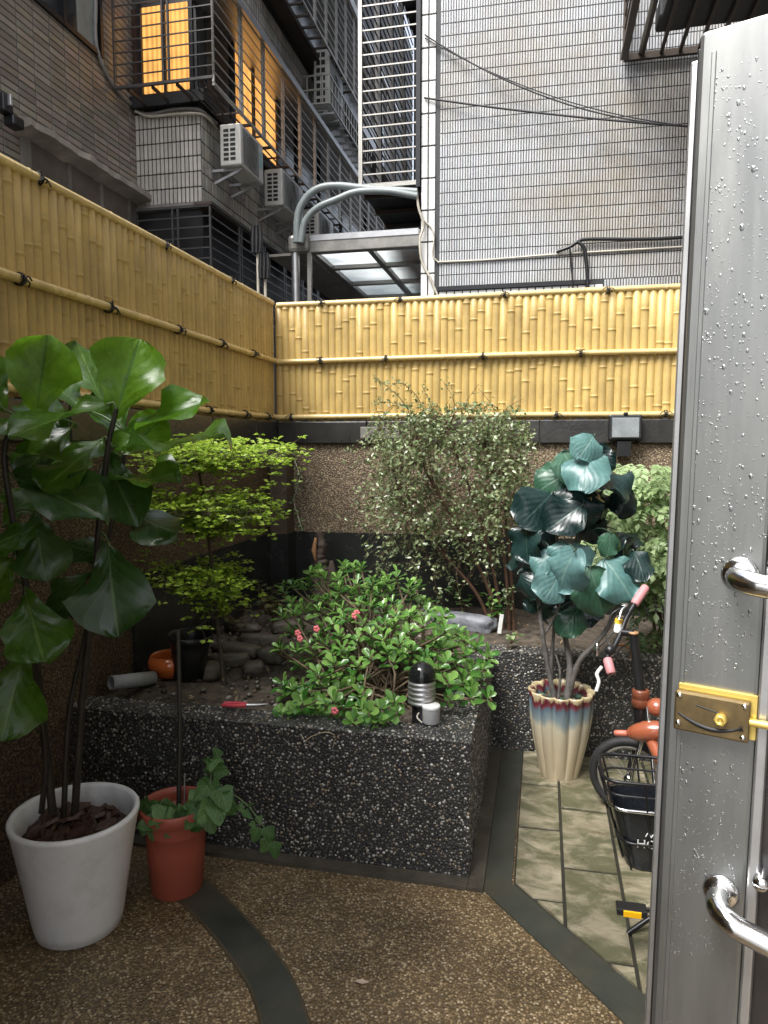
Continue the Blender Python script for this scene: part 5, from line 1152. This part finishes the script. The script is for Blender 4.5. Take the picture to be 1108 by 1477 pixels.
for i, (bx, by, bY, tx, ty, tY, wpx, nn) in enumerate(leaves):
    p = pY(bx, by, bY); q = pY(tx, ty, tY); d = q-p; L = d.length; W = wpx*(p.y/math.cos(YAW)+.35)/FPX*1.03
    link('leaf', FIG_LIT[i % 5] if i in (0, 1, 3, 20) else FIG_SHADE[i % 10] if i in (8, 9, 10, 11, 12, 18, 21, 27, 28) else FIG[i % 10], fg, leaf_matrix(p, d, nn, L, W))
    s = min(ALLS, key=lambda a: (a-p).length+(.3 if a.z > p.z+.03 else 0))
    if (s-p).length < .3: MB().tube(spline([s, lerp(s, p, .5)+Vector((0, 0, .01)), p, p+d*.06], 9), [.005, .0045, .004]+[.0035]*7 if False else .0038, 6).build('petiole', mat('fig_petiole', (.07, .12, .03), .4), fg)

# ------------------------------------------------------------------ dark round-leaved aralia in the fluted pot
m_ara = leaf_mat('aralia_leaf', (.004, .014, .014), (.012, .034, .032), (.03, .07, .055), .27, .12, 5, .75, .3, coat=.25)
m_arp = leaf_mat('aralia_young_leaf', (.075, .19, .175), (.13, .25, .25), (.2, .32, .28), .32, .25, 5, .75, .3, coat=.15)
def ar_prof(v): return math.sin(math.pi*min(1, v))**.55+.0
ARD = [big_leaf_mesh('leaf', m_ara, 1.0, ar_prof, (.1, .3, -.1, .2)[i % 4], .2, .12, .010, 5, .75, seed=10+i, cup=(.3, .15, .4, .1)[i % 4]) for i in range(8)]
ARP = [big_leaf_mesh('leaf', m_arp, 1.0, ar_prof, .1, .15, .1, .009, 5, .75, seed=20+i, cup=.35) for i in range(3)]
m_arm = leaf_mat('aralia_mid_leaf', (.025, .085, .045), (.05, .13, .08), (.09, .18, .12), .3, .2, 5, .75, .3, coat=.2)
ARM = [big_leaf_mesh('leaf', m_arm, 1.0, ar_prof, .1, .16, .1, .009, 5, .75, seed=30+i, cup=.3) for i in range(3)]
ar = thing('round_leaf_aralia', 'potted shrub with dark teal glossy round leaves on grey stems', 'plant', FPC+Vector((0, 0, .35)))
m_arst = mat('grey_bark_stem', (.13, .12, .11), .6, var=.35, vscale=30, bump=.4, bscale=60)
AS = []
for pts, r in (([(800, 1008, 3.22), (790, 960, 3.2), (782, 910, 3.18), (775, 850, 3.2), (770, 790, 3.22)], .013), ([(818, 1008, 3.24), (822, 960, 3.26), (815, 900, 3.28), (830, 800, 3.26), (845, 690, 3.24)], .016),
               ([(820, 1005, 3.25), (835, 955, 3.22), (862, 925, 3.2), (885, 890, 3.2), (900, 830, 3.22)], .014), ([(796, 1000, 3.26), (795, 960, 3.28), (800, 900, 3.3), (805, 830, 3.26), (800, 740, 3.25)], .01), ([(782, 920, 3.19), (800, 890, 3.2), (815, 850, 3.18)], .008), ([(806, 1008, 3.2), (808, 970, 3.18), (802, 945, 3.18)], .007)):
    P = spline([pY(x, y, Y) for x, y, Y in pts], 20); AS += P
    MB().tube(P, [lerp(r, r*.55, i/(len(P)-1))*(1+.12*math.sin(i*2.1)) for i in range(len(P))], 8).build('stem', m_arst, ar)
spec = [(848, 642, 42, 1, -.1), (846, 672, 66, 1, -.12), (822, 668, 48, 2, -.06), (800, 692, 54, 2, -.02), (776, 732, 66, 0, -.12), (815, 744, 62, 0, -.14), (832, 716, 70, 0, -.08), (882, 690, 74, 0, -.04), (860, 704, 62, 0, 0),
        (758, 782, 58, 0, -.1), (778, 770, 52, 0, -.02), (783, 808, 38, 1, -.14), (813, 824, 66, 1, -.2), (800, 842, 50, 1, -.16), (808, 798, 32, 1, -.15), (836, 802, 38, 1, -.12), (838, 828, 32, 1, -.13), (862, 852, 64, 2, -.16), (893, 832, 62, 1, -.14),
        (880, 784, 32, 2, -.1), (922, 812, 48, 0, -.1), (904, 796, 52, 0, -.02), (755, 846, 44, 0, -.1), (768, 870, 30, 0, -.04), (808, 866, 42, 0, -.02), (822, 896, 44, 2, -.06), (850, 764, 54, 0, 0), 
        (872, 732, 54, 0, .02), (818, 702, 52, 0, .02), (866, 662, 44, 0, .03), (902, 722, 44, 0, .04), (742, 804, 38, 0, 0), (850, 880, 44, 0, .05), (790, 880, 40, 0, .06), (910, 770, 44, 0, .08), (765, 820, 46, 0, .06), (840, 700, 50, 0, .1), 
        (895, 850, 44, 0, .04), (912, 840, 40, 0, .0)]
for i, (cx, cy, sz, kind, dy) in enumerate(spec):
    rr = random.Random(i+100); Y = 3.24+dy; c = pY(cx, cy, Y); L = sz*.00335*(1.0 if kind else .92)
    ax = pY(832, cy-20, 3.26); out = Vector((c.x-ax.x, (c.y-ax.y)*1.0, 0)); out = out.normalized() if out.length > .01 else Vector((0, -1, 0))
    n = (Vector((0, -.75, .45))+out*.45+Vector((rr.gauss(0, .45), rr.gauss(0, .35), rr.gauss(0, .45)))).normalized()
    d = (Vector((0, 0, -1))+out*.7+Vector((rr.gauss(0, .6), rr.gauss(0, .3), 0))); d = (d-n*d.dot(n)).normalized()
    base = c-d*L*.5; link('leaf', (ARD, ARP, ARM)[kind][i % (8, 3, 3)[kind]], ar, leaf_matrix(base, d, n, L, L*rr.uniform(.9, 1.1)))
    s = min(AS, key=lambda a: (a-base).length+(.2 if a.z > base.z else 0))
    MB().tube(spline([s, lerp(s, base, .6)+Vector((0, 0, .03)), base, base+d*L*.05], 9), .0028, 5).build('petiole', mat('aralia_petiole', (.05, .09, .06), .4), ar)

# ------------------------------------------------------------------ slim tiered tree (terminalia-like)
m_term = foliage_mat('lime_leaf', (.2, .35, .025), (.5, .66, .09), .4, .5)
m_bark2 = mat('slim_bark', (.06, .045, .03), .7, var=.4, vscale=30)
TB = pZ(325, 988, .455); TY = TB.y
tm_ = thing('slim_tiered_tree', 'slim young tree with flat tiers of lime green leaves in the bed', 'tree', TB)
tr = spline([TB+Vector((0, 0, -.04)), pY(316, 920, TY), pY(307, 830, TY), pY(296, 730, TY), pY(283, 660, TY), pY(277, 630, TY)], 30)
MB().tube(tr, [lerp(.011, .004, i/(len(tr)-1)) for i in range(len(tr))], 8).build('trunk', m_bark2, tm_)
tl_ = Leaves(LEAF_S); twigs = MB()
def trunk_at(z): return min(tr, key=lambda p: abs(p.z-z))
def tier(py, pxl, pxr, dep, nbr, dens, thick=.05, rise=.06):
    z = pY(300, py, TY).z; base = trunk_at(z-rise*.8)
    xl = pY(pxl, py, TY).x-base.x; xr = pY(pxr, py, TY).x-base.x
    for k in range(nbr):
        a = 2*math.pi*(k+random.uniform(-.3, .3))/nbr; ca, sa = math.cos(a), math.sin(a)
        tip = base+Vector(((xr if ca > 0 else -xl)*ca*random.uniform(.75, 1.05), dep*sa*random.uniform(.7, 1.05), rise+random.gauss(0, thick*.5)))
        P = spline([base, lerp(base, tip, .4)+Vector((0, 0, rise*.55)), tip-Vector((0, 0, .0))], 12); twigs.tube(P, [lerp(.003, .001, i/(len(P)-1)) for i in range(len(P))], 5)
        for j in range(3, len(P)):
            for rep in range(dens):
                c = P[j]+Vector((random.gauss(0, .05), random.gauss(0, .05), random.gauss(thick*.25, thick*.75)))
                twigs.tube([P[j], lerp(P[j], c, .5)+Vector((0, 0, .004)), c], .0009, 4, False)
                for m_ in range(random.randint(4, 6)):
                    ang = random.uniform(0, 6.28); d = Vector((math.cos(ang), math.sin(ang), random.uniform(-.1, .5)))
                    tl_.add(c+d*.004, d, Vector((0, -.45, .9))+rvec(.4), random.uniform(.018, .03), random.uniform(.010, .016), min(1, max(0, random.gauss(.6, .3))))
tier(660, 228, 428, .3, 17, 6, .045, .06); tier(742, 190, 412, .3, 17, 6, .055, .06); tier(840, 212, 325, .22, 10, 5, .05, .05); tier(775, 300, 420, .25, 5, 2, .03, .04); tier(885, 290, 360, .2, 5, 1, .04, .03); tier(850, 300, 385, .2, 4, 1, .03, .06)
tl_.build('crown', m_term, tm_); stuff(twigs.build('twigs', m_bark2, tm_))

# ------------------------------------------------------------------ drooping small-leaved shrub at the back wall
m_shr = foliage_mat('shrub_leaf', (.08, .13, .04), (.38, .45, .24), .22, .32, coat=.3)
m_brown = mat('brown_twig', (.09, .045, .025), .7, var=.4, vscale=20)
SB = pZ(735, 930, .45); SB.y = 4.12; SB.x = pY(732, 930, 4.12).x; SB.z = .43
sh_ = thing('drooping_shrub', 'wispy shrub with countless tiny pale leaves on drooping brown twigs at the back wall', 'shrub', SB)
st_ = MB(); sl_ = Leaves(LEAF_S); tw = MB(); heads = []
for pts in ([(735, 935), (732, 850), (722, 760), (708, 670), (690, 620)], [(742, 935), (738, 840), (730, 740), (728, 670), (740, 610)], [(725, 935), (705, 850), (660, 760), (620, 690), (600, 640)], [(718, 935), (690, 860), (640, 800), (590, 740), (570, 690)], [(730, 935), (715, 840), (690, 740), (660, 660), (640, 600)]):
    Y0 = 4.1+random.uniform(-.12, .15); P = spline([pY(x, y, lerp(4.12, Y0, i/4)) for i, (x, y) in enumerate(pts)], 24)
    st_ = MB(); st_.tube(P, [lerp(.012, .004, i/(len(P)-1)) for i in range(len(P))], 7); st_.build('stem', m_brown, sh_); heads += P[8:]
LOBES = [(655, 700, 100, 95, 10), (580, 745, 62, 85, 4), (588, 645, 55, 45, 3), (742, 665, 34, 60, 2.2), (715, 780, 45, 60, 1.6), (640, 800, 70, 55, 1.6), (665, 630, 70, 32, 3), (548, 700, 28, 60, 1)]
def in_crown():
    lx, ly, rx_, ry_, _ = random.choices(LOBES, [l[4] for l in LOBES])[0]
    while True:
        a, b = random.uniform(-1, 1), random.uniform(-1, 1)
        if a*a+b*b < 1: return lx+a*rx_, ly+b*ry_
for k in range(520):
    x, y = in_crown(); q = pY(x, y-18, 4.1+random.gauss(0, .16)); q.y = min(q.y, 4.5)
    s = min(random.sample(heads, 14), key=lambda a: (a-q).length)
    drift = Vector((random.gauss(-.05, .08), random.gauss(-.02, .05), -random.uniform(.02, .2)))
    P = spline([s, lerp(s, q, .55)+Vector((0, 0, .06)), q, q+drift], 15); tw.tube(P, [.0018]*3+[.001]*(len(P)-3), 4, False)
    for j in range(5, len(P)):
        for rep in range(2):
            if random.random() < .82:
                c = P[j]+rvec(.012); d = Vector((random.gauss(0, .7), random.gauss(0, .7), random.gauss(-.3, .5)))
                sl_.add(c, d, Vector((0, -.5, .9))+rvec(.55), random.uniform(.018, .034), random.uniform(.012, .021), min(1, max(0, random.gauss(.45, .33))))
for (pts, dens) in (([(600, 620), (585, 585), (562, 560), (540, 545)], 1.4), ([(610, 620), (590, 590), (560, 580), (540, 582)], 1.4), ([(620, 610), (600, 570), (575, 552), (555, 565)], 1.2), ([(630, 610), (620, 580), (608, 555)], .8), ([(650, 620), (655, 580), (638, 548)], .7), ([(690, 620), (672, 585), (690, 555)], .3), ([(712, 625), (712, 590), (690, 560)], .2), ([(714, 620), (730, 590), (755, 575)], .25), ([(650, 605), (648, 585)], .5), ([(570, 620), (545, 600), (535, 610)], 1), ([(740, 650), (752, 625), (758, 612)], 1.0), ([(600, 850), (606, 870)], .3), ([(625, 850), (640, 868)], .3), ([(560, 830), (545, 825), (548, 815)], 1.2), ([(735, 880), (728, 860), (735, 850)], 1.5)):
    P = spline([pY(x, y, 4.08) for x, y in pts], 18); tw.tube(P, [lerp(.003, .001, i/(len(P)-1)) for i in range(len(P))], 5)
    for p in P[2:]:
        for rep in range(int(dens*3+random.random())):
            d = Vector((random.gauss(0, .7), random.gauss(0, .7), random.gauss(0, .5))); sl_.add(p+rvec(.014), d, Vector((0, -.5, .8))+rvec(.5), random.uniform(.014, .026), random.uniform(.009, .015), min(1, max(0, random.gauss(.35, .3))))
sl_.build('crown', m_shr, sh_); stuff(tw.build('twigs', m_brown, sh_))

# ------------------------------------------------------------------ flowering bush (crown-of-thorns) in front
m_eu = foliage_mat('bush_leaf', (.05, .17, .025), (.26, .46, .11), .28, .34, coat=.3)
EB = pZ(545, 1000, .46); EB.z = .44
eu = thing('flowering_bush', 'lush bush of oval green leaves with a few pink flowers', 'bush', EB)
eul = Leaves(LEAF_R); stems = MB(); ros = []
def dome(x, y):  # how far forward the crown stands at this pixel
    return 2.62+.55*((1000-y)/200)+.25*((x-560)/160)**2*.3
cand = []
for k in range(700):
    x, y = random.uniform(402, 706), random.uniform(800, 1046)
    top = 815+40*((x-510)/110)**2 if x < 600 else 850+.9*(x-600)
    bot = 1048 if x < 600 else 1010
    if y < top or y > bot: continue
    if 520 < x < 600 and 955 < y < 1012 and random.random() < .85: continue      # bare woody gap
    if x < 420 and 955 < y < 985: continue
    if 578 < x < 645 and y > 965: continue                                           # lamp stands free
    if all((x-a)**2+(y-b)**2 > 13**2 for a, b in cand): cand.append((x, y))
for x, y in cand:
    Y = dome(x, y)+random.gauss(0, .05); p = pY(x, y, Y); p.z = max(p.z, .5)
    if y > 1010: p = pY(x, y, 2.40+random.uniform(0, .12)); p.z = max(p.z, .48)
    ros.append(p)
for k in range(90):                                                              # inner layer
    x, y = random.choice(cand); Y = dome(x, y)+random.uniform(.12, .4); ros.append(pY(x+random.gauss(0, 15), y, Y))
eu_tm = [Leaves(LEAF_R) for _ in range(6)]
for i, L_ in enumerate(eu_tm): L_.add((0, 0, 0), (0, 1, 0), (0, 0, 1), 1, .42+.05*i, i/5)
EUM = [L_.mesh('leaf', m_eu) for L_ in eu_tm]
single = []
for ri, p in enumerate(ros):
    ax = (p-EB+Vector((0, -.25, .35))).normalized(); ax = (ax+Vector((0, 0, .5))).normalized(); s, d, n = frame(ax)
    st0 = EB+Vector((random.gauss(0, .1), random.gauss(0, .08), 0)); stems.tube(spline([st0, lerp(st0, p, .5)+Vector((0, 0, .04))+rvec(.02), p-ax*.02, p], 10), .0045, 5, False)
    nl = random.randint(7, 10)
    for j in range(nl):
        a = 2.4*j+random.uniform(-.3, .3); el = lerp(.15, 1.1, j/nl); dv_ = (s*math.cos(a)+n*math.sin(a))*math.cos(el)+d*math.sin(el)
        L = random.uniform(.036, .07)*lerp(1.05, .72, j/nl); base = p+d*(.004*j-.02)
        rec = (base, dv_, d+rvec(.15), L, L*random.uniform(.42, .55), min(1, max(0, random.gauss(.25+.45*j/nl, .27))))
        single.append((-(base-O).length*1.0+(L*6), rec))
single.sort(key=lambda t: -t[0])
for i, (_, (b_, d_, n_2, L, W, c_)) in enumerate(single):
    if i < 300: link('leaf', EUM[min(5, int(c_*6))], eu, leaf_matrix(b_, d_, n_2, L, W/.5))
    else: eul.add(b_, d_, n_2, L, W, c_)
eul.build('foliage', m_eu, eu); stuff(stems.build('stems', mat('bush_stem', (.12, .085, .05), .7, var=.4), eu))
m_pinkf = mat('pink_petal', (.75, .18, .2), .5, var=.1)
for i, (x, y) in enumerate(((430, 913), (457, 907), (515, 884), (483, 1025), (433, 921), (512, 888))):
    p = pY(x, y, dome(x, y)-.06) if y < 1000 else pY(x, y, 2.38); mb = MB()
    for k in range(5):
        a = k*1.257; c = p+Vector((math.cos(a)*.008, -.003, math.sin(a)*.008)); mb.sphere(c, .008, 7, 4, (1, .45, 1))
    mb.build('flower', m_pinkf, eu)

# ------------------------------------------------------------------ pale feathery shrub by the back wall (compound leaves)
m_nan = foliage_mat('pale_leaflet', (.2, .31, .12), (.42, .53, .28), .4, .4)
m_nan2 = foliage_mat('low_leaflet', (.035, .08, .025), (.11, .18, .06), .35, .25)
def frond(name, m, seed, n=6):
    rr = random.Random(seed); L = Leaves(LEAF_S); t = rr.uniform(-.25, .05)
    for k in range(n):
        y = .18+.75*k/n; sz = .3*(1-.35*k/n)
        for s in (-1, 1): L.add((0, y, t*y*y), (s*1.0, .55+rr.gauss(0, .12), -.1), (rr.gauss(0, .2), rr.gauss(0, .2), 1), sz, sz*.5, min(1, max(0, rr.gauss(.55, .3))))
    L.add((0, .93, t), (0, 1, -.3), (0, 0, 1), .3, .15, .7)
    return L.mesh(name, m)
FR = [frond('frond', m_nan, i) for i in range(6)]; FR2 = [frond('frond', m_nan2, 20+i) for i in range(5)]
NB = Vector((.6, 3.85, .44))
nn_ = thing('feathery_shrub', 'pale green shrub of feathery compound leaves behind the aralia', 'shrub', NB)
for k in range(5): MB().tube(spline([NB+Vector((random.gauss(0, .04), random.gauss(0, .04), 0)), NB+Vector((random.gauss(0, .06), random.gauss(0, .05), .4)), NB+Vector((random.gauss(0, .15), random.gauss(0, .1), .8))], 12), .006, 6).build('stem', m_brown, nn_)
def put_fronds(parent, meshes, n, box, Yc, Lr, ysp=.1):
    for k in range(n):
        x, y = random.uniform(box[0], box[2]), random.uniform(box[1], box[3]); Y = Yc+random.gauss(0, ysp); p = pY(x, y, Y)
        out = Vector((p.x-NB.x, p.y-NB.y-.25, 0)).normalized(); d = out+Vector((random.gauss(0, .5), random.gauss(0, .3), random.gauss(-.25, .3))); n_ = Vector((0, -.5, .9))+rvec(.25); L = random.uniform(*Lr)
        link('frond', meshes[k % len(meshes)], parent, leaf_matrix(p, d, n_, L, L))
put_fronds(nn_, FR, 150, (872, 688, 1010, 800), 3.72, (.14, .21)); put_fronds(nn_, FR, 70, (895, 665, 1010, 730), 3.72, (.13, .2)); put_fronds(nn_, FR, 50, (915, 770, 1010, 840), 3.66, (.13, .2))
lo = thing('low_fern', 'dark green feathery plant growing below the pale shrub', 'plant', Vector((.62, 3.8, .44)))
put_fronds(lo, FR2, 70, (905, 850, 1010, 960), 3.72, (.1, .16), .06)
for k in range(3): MB().tube(spline([Vector((.62+.05*k, 3.78, .42)), Vector((.6+.06*k, 3.76, .55)), Vector((.58+.09*k, 3.74, .68))], 8), .004, 5).build('stem', m_brown, lo)

# ------------------------------------------------------------------ small plants in the bed
def small_plant(name, label, cat, base, n, Lr, ratio, m, hgt, spread, tmpl=LEAF_R):
    t = thing(name, label, cat, base); Lm = []
    for i in range(3): q = Leaves(tmpl); q.add((0, 0, 0), (0, 1, 0), (0, 0, 1), 1, ratio, i/2); Lm.append(q.mesh('leaf', m))
    for s in range(max(2, n//7)):
        top = base+Vector((random.gauss(0, spread), random.gauss(0, spread*.6), hgt*random.uniform(.6, 1.1)))
        P = spline([base+Vector((random.gauss(0, .02), random.gauss(0, .02), -.01)), lerp(base, top, .5)+Vector((0, 0, .02)), top], 8); MB().tube(P, .0025, 5).build('stem', m_brown, t)
        for k in range(7):
            p = P[min(len(P)-1, 2+k)]; a = random.uniform(0, 6.28); d = Vector((math.cos(a), math.sin(a), random.uniform(-.2, .6))); L = random.uniform(*Lr)
            link('leaf', random.choice(Lm), t, leaf_matrix(p, d, Vector((0, -.3, 1))+rvec(.3), L, L))
    return t
g0 = lambda x, y, z=.46: pZ(x, y, z)
small_plant('seedling', 'small pale green seedling by the white plant tag', 'plant', g0(712, 905), 28, (.04, .065), .42, m_eu, .2, .05)
small_plant('seedling', 'leafy green seedling behind the grey-blue marble stone', 'plant', g0(672, 880), 28, (.04, .06), .45, m_eu, .14, .06)
small_plant('ground_herb', 'low pale herb on the corner of the planter rim', 'plant', g0(738, 935, .5), 21, (.03, .045), .55, m_shr, .06, .04)
m_oliv = foliage_mat('olive_leaf', (.05, .06, .015), (.16, .16, .05), .4, .35)
small_plant('olive_plant', 'olive-yellow broad-leaved weed beside the flowering bush', 'plant', g0(400, 900), 28, (.06, .1), .4, m_oliv, .16, .05)
small_plant('olive_plant', 'olive weed among the stones behind the slim tree', 'plant', g0(348, 915), 35, (.03, .05), .5, m_oliv, .14, .08)
small_plant('olive_plant', 'straggly weed at the foot of the slim tree', 'plant', g0(375, 885), 28, (.03, .05), .5, m_oliv, .2, .1)
# climber on the corner
cl_ = thing('wall_climber', 'thin pale climber hanging in the wall corner', 'climber', Vector((LX+.2, BY-.04, .9)))
P = spline([pY(424, 660, 4.52), pY(432, 690, 4.5), pY(424, 720, 4.52), pY(430, 745, 4.51), pY(436, 765, 4.5)], 24); MB().tube(P, .003, 5).build('vine', m_cream, cl_)
q = Leaves(LEAF_R)
for p in P:
    for r_ in range(2): q.add(p+rvec(.008), rvec(1), Vector((0, -1, .3))+rvec(.3), random.uniform(.018, .03), random.uniform(.012, .02))
q.build('leaves', m_shr, cl_)

# ------------------------------------------------------------------ vine in the terracotta pot
m_vine = leaf_mat('vine_leaf', (.05, .14, .03), (.17, .3, .1), (.2, .32, .14), .3, .35, 5, .5, .4)
def hp(v): return (1-v)**.62*(1.25 if v > .12 else .6+v*5.4)*.95+.02
VM = [big_leaf_mesh('leaf', m_vine, .95, hp, .15, .15, .03, .01, 5, .5, 6, 8, seed=40+i) for i in range(3)]
vn = thing('potted_vine', 'trailing vine with heart-shaped leaves spilling from the red-brown pot', 'vine', TPC+Vector((0, 0, .24)))
def vine(pts, L0, L1, dens=1.0, face=Vector((.5, -.8, .4))):
    P = spline(pts, 24); MB().tube(P, .0025, 6).build('runner', mat('vine_stem', (.12, .18, .07), .5), vn)
    for i, p in enumerate(P):
        if random.random() < dens:
            d = Vector((random.gauss(.1, .5), random.gauss(-.3, .4), random.gauss(-.4, .5))); L = lerp(L0, L1, i/len(P))*random.uniform(.8, 1.2)
            link('leaf', random.choice(VM), vn, leaf_matrix(p+rvec(.008), d, face+rvec(.3), L, L))
c = TPC+Vector((0, 0, .25))
for k in range(5):
    a = random.uniform(-2.6, .4); vine([c+Vector((random.gauss(0, .03), random.gauss(0, .03), 0)), c+Vector((math.cos(a)*.05, math.sin(a)*.05, .04)), c+Vector((math.cos(a)*.1, math.sin(a)*.09, .05))], .05, .065, .6)
vine([c+Vector((.04, 0, 0)), pY(300, 1150, 2.1), pY(305, 1115, 2.14), pY(318, 1090, 2.18)], .07, .045, .85)
vine([c+Vector((.05, -.02, .0)), pY(305, 1160, 2.05), pY(318, 1140, 2.06)], .075, .07, .6)
vine([c+Vector((.08, .0, .02)), pY(325, 1145, 2.12), pY(355, 1160, 2.14), pY(380, 1192, 2.14), pY(388, 1200, 2.13)], .02, .03, .25)
for x, y, dx, dz in ((372, 1193, -.25, -1), (385, 1192, .35, -1), (388, 1210, -.5, -1), (396, 1214, .1, -1), (352, 1170, .6, -.4), (344, 1160, .5, -.6)):
    L = .06 if y > 1180 else .035; link('leaf', VM[0], vn, leaf_matrix(pY(x, y, 2.12), Vector((dx, -.1, dz)), (.3, -.9, .3), L, L*.8))

# ------------------------------------------------------------------ leaf litter on the soil
lt = Leaves(LEAF_S)
for k in range(420):
    x, y = (random.uniform(-1.7, -.36), random.uniform(2.52, 4.5)) if k < 300 else (random.uniform(-.3, 1.2), random.uniform(3.62, 4.5))
    lt.add((x, y, .478+random.uniform(-.008, .012)), (random.gauss(0, 1), random.gauss(0, 1), random.gauss(0, .15)), Vector((0, 0, 1))+rvec(.3), random.uniform(.015, .04), random.uniform(.008, .018))
tag(lt.build('leaf_litter', foliage_mat('dead_leaf', (.05, .03, .015), (.26, .19, .1), .6, .1), None), 'small dead brown leaves littering the soil of the raised bed', 'leaf litter')

# ------------------------------------------------------------------ wooden hoop lying on the back bed's rim
hp_ = thing('wooden_hoop', 'thin orange-brown wooden hoop and stick resting on the back planter rim', 'hoop', pY(850, 950, 3.5))
m_wood = mat('varnished_wood', (.3, .13, .04), .35, var=.3, vscale=20)
MB().tube(spline([pY(752, 938, 3.56), pY(810, 944, 3.52), pY(850, 951, 3.49), pY(872, 955, 3.48)], 14), .008, 8).build('stick', m_wood, hp_)
hc = pY(897, 943, 3.5); MB().tube([hc+Vector((math.cos(a)*.045, math.sin(a)*.015, math.sin(a)*.04)) for a in [2*math.pi*k/20 for k in range(21)]], .006, 8, False).build('ring', m_wood, hp_)
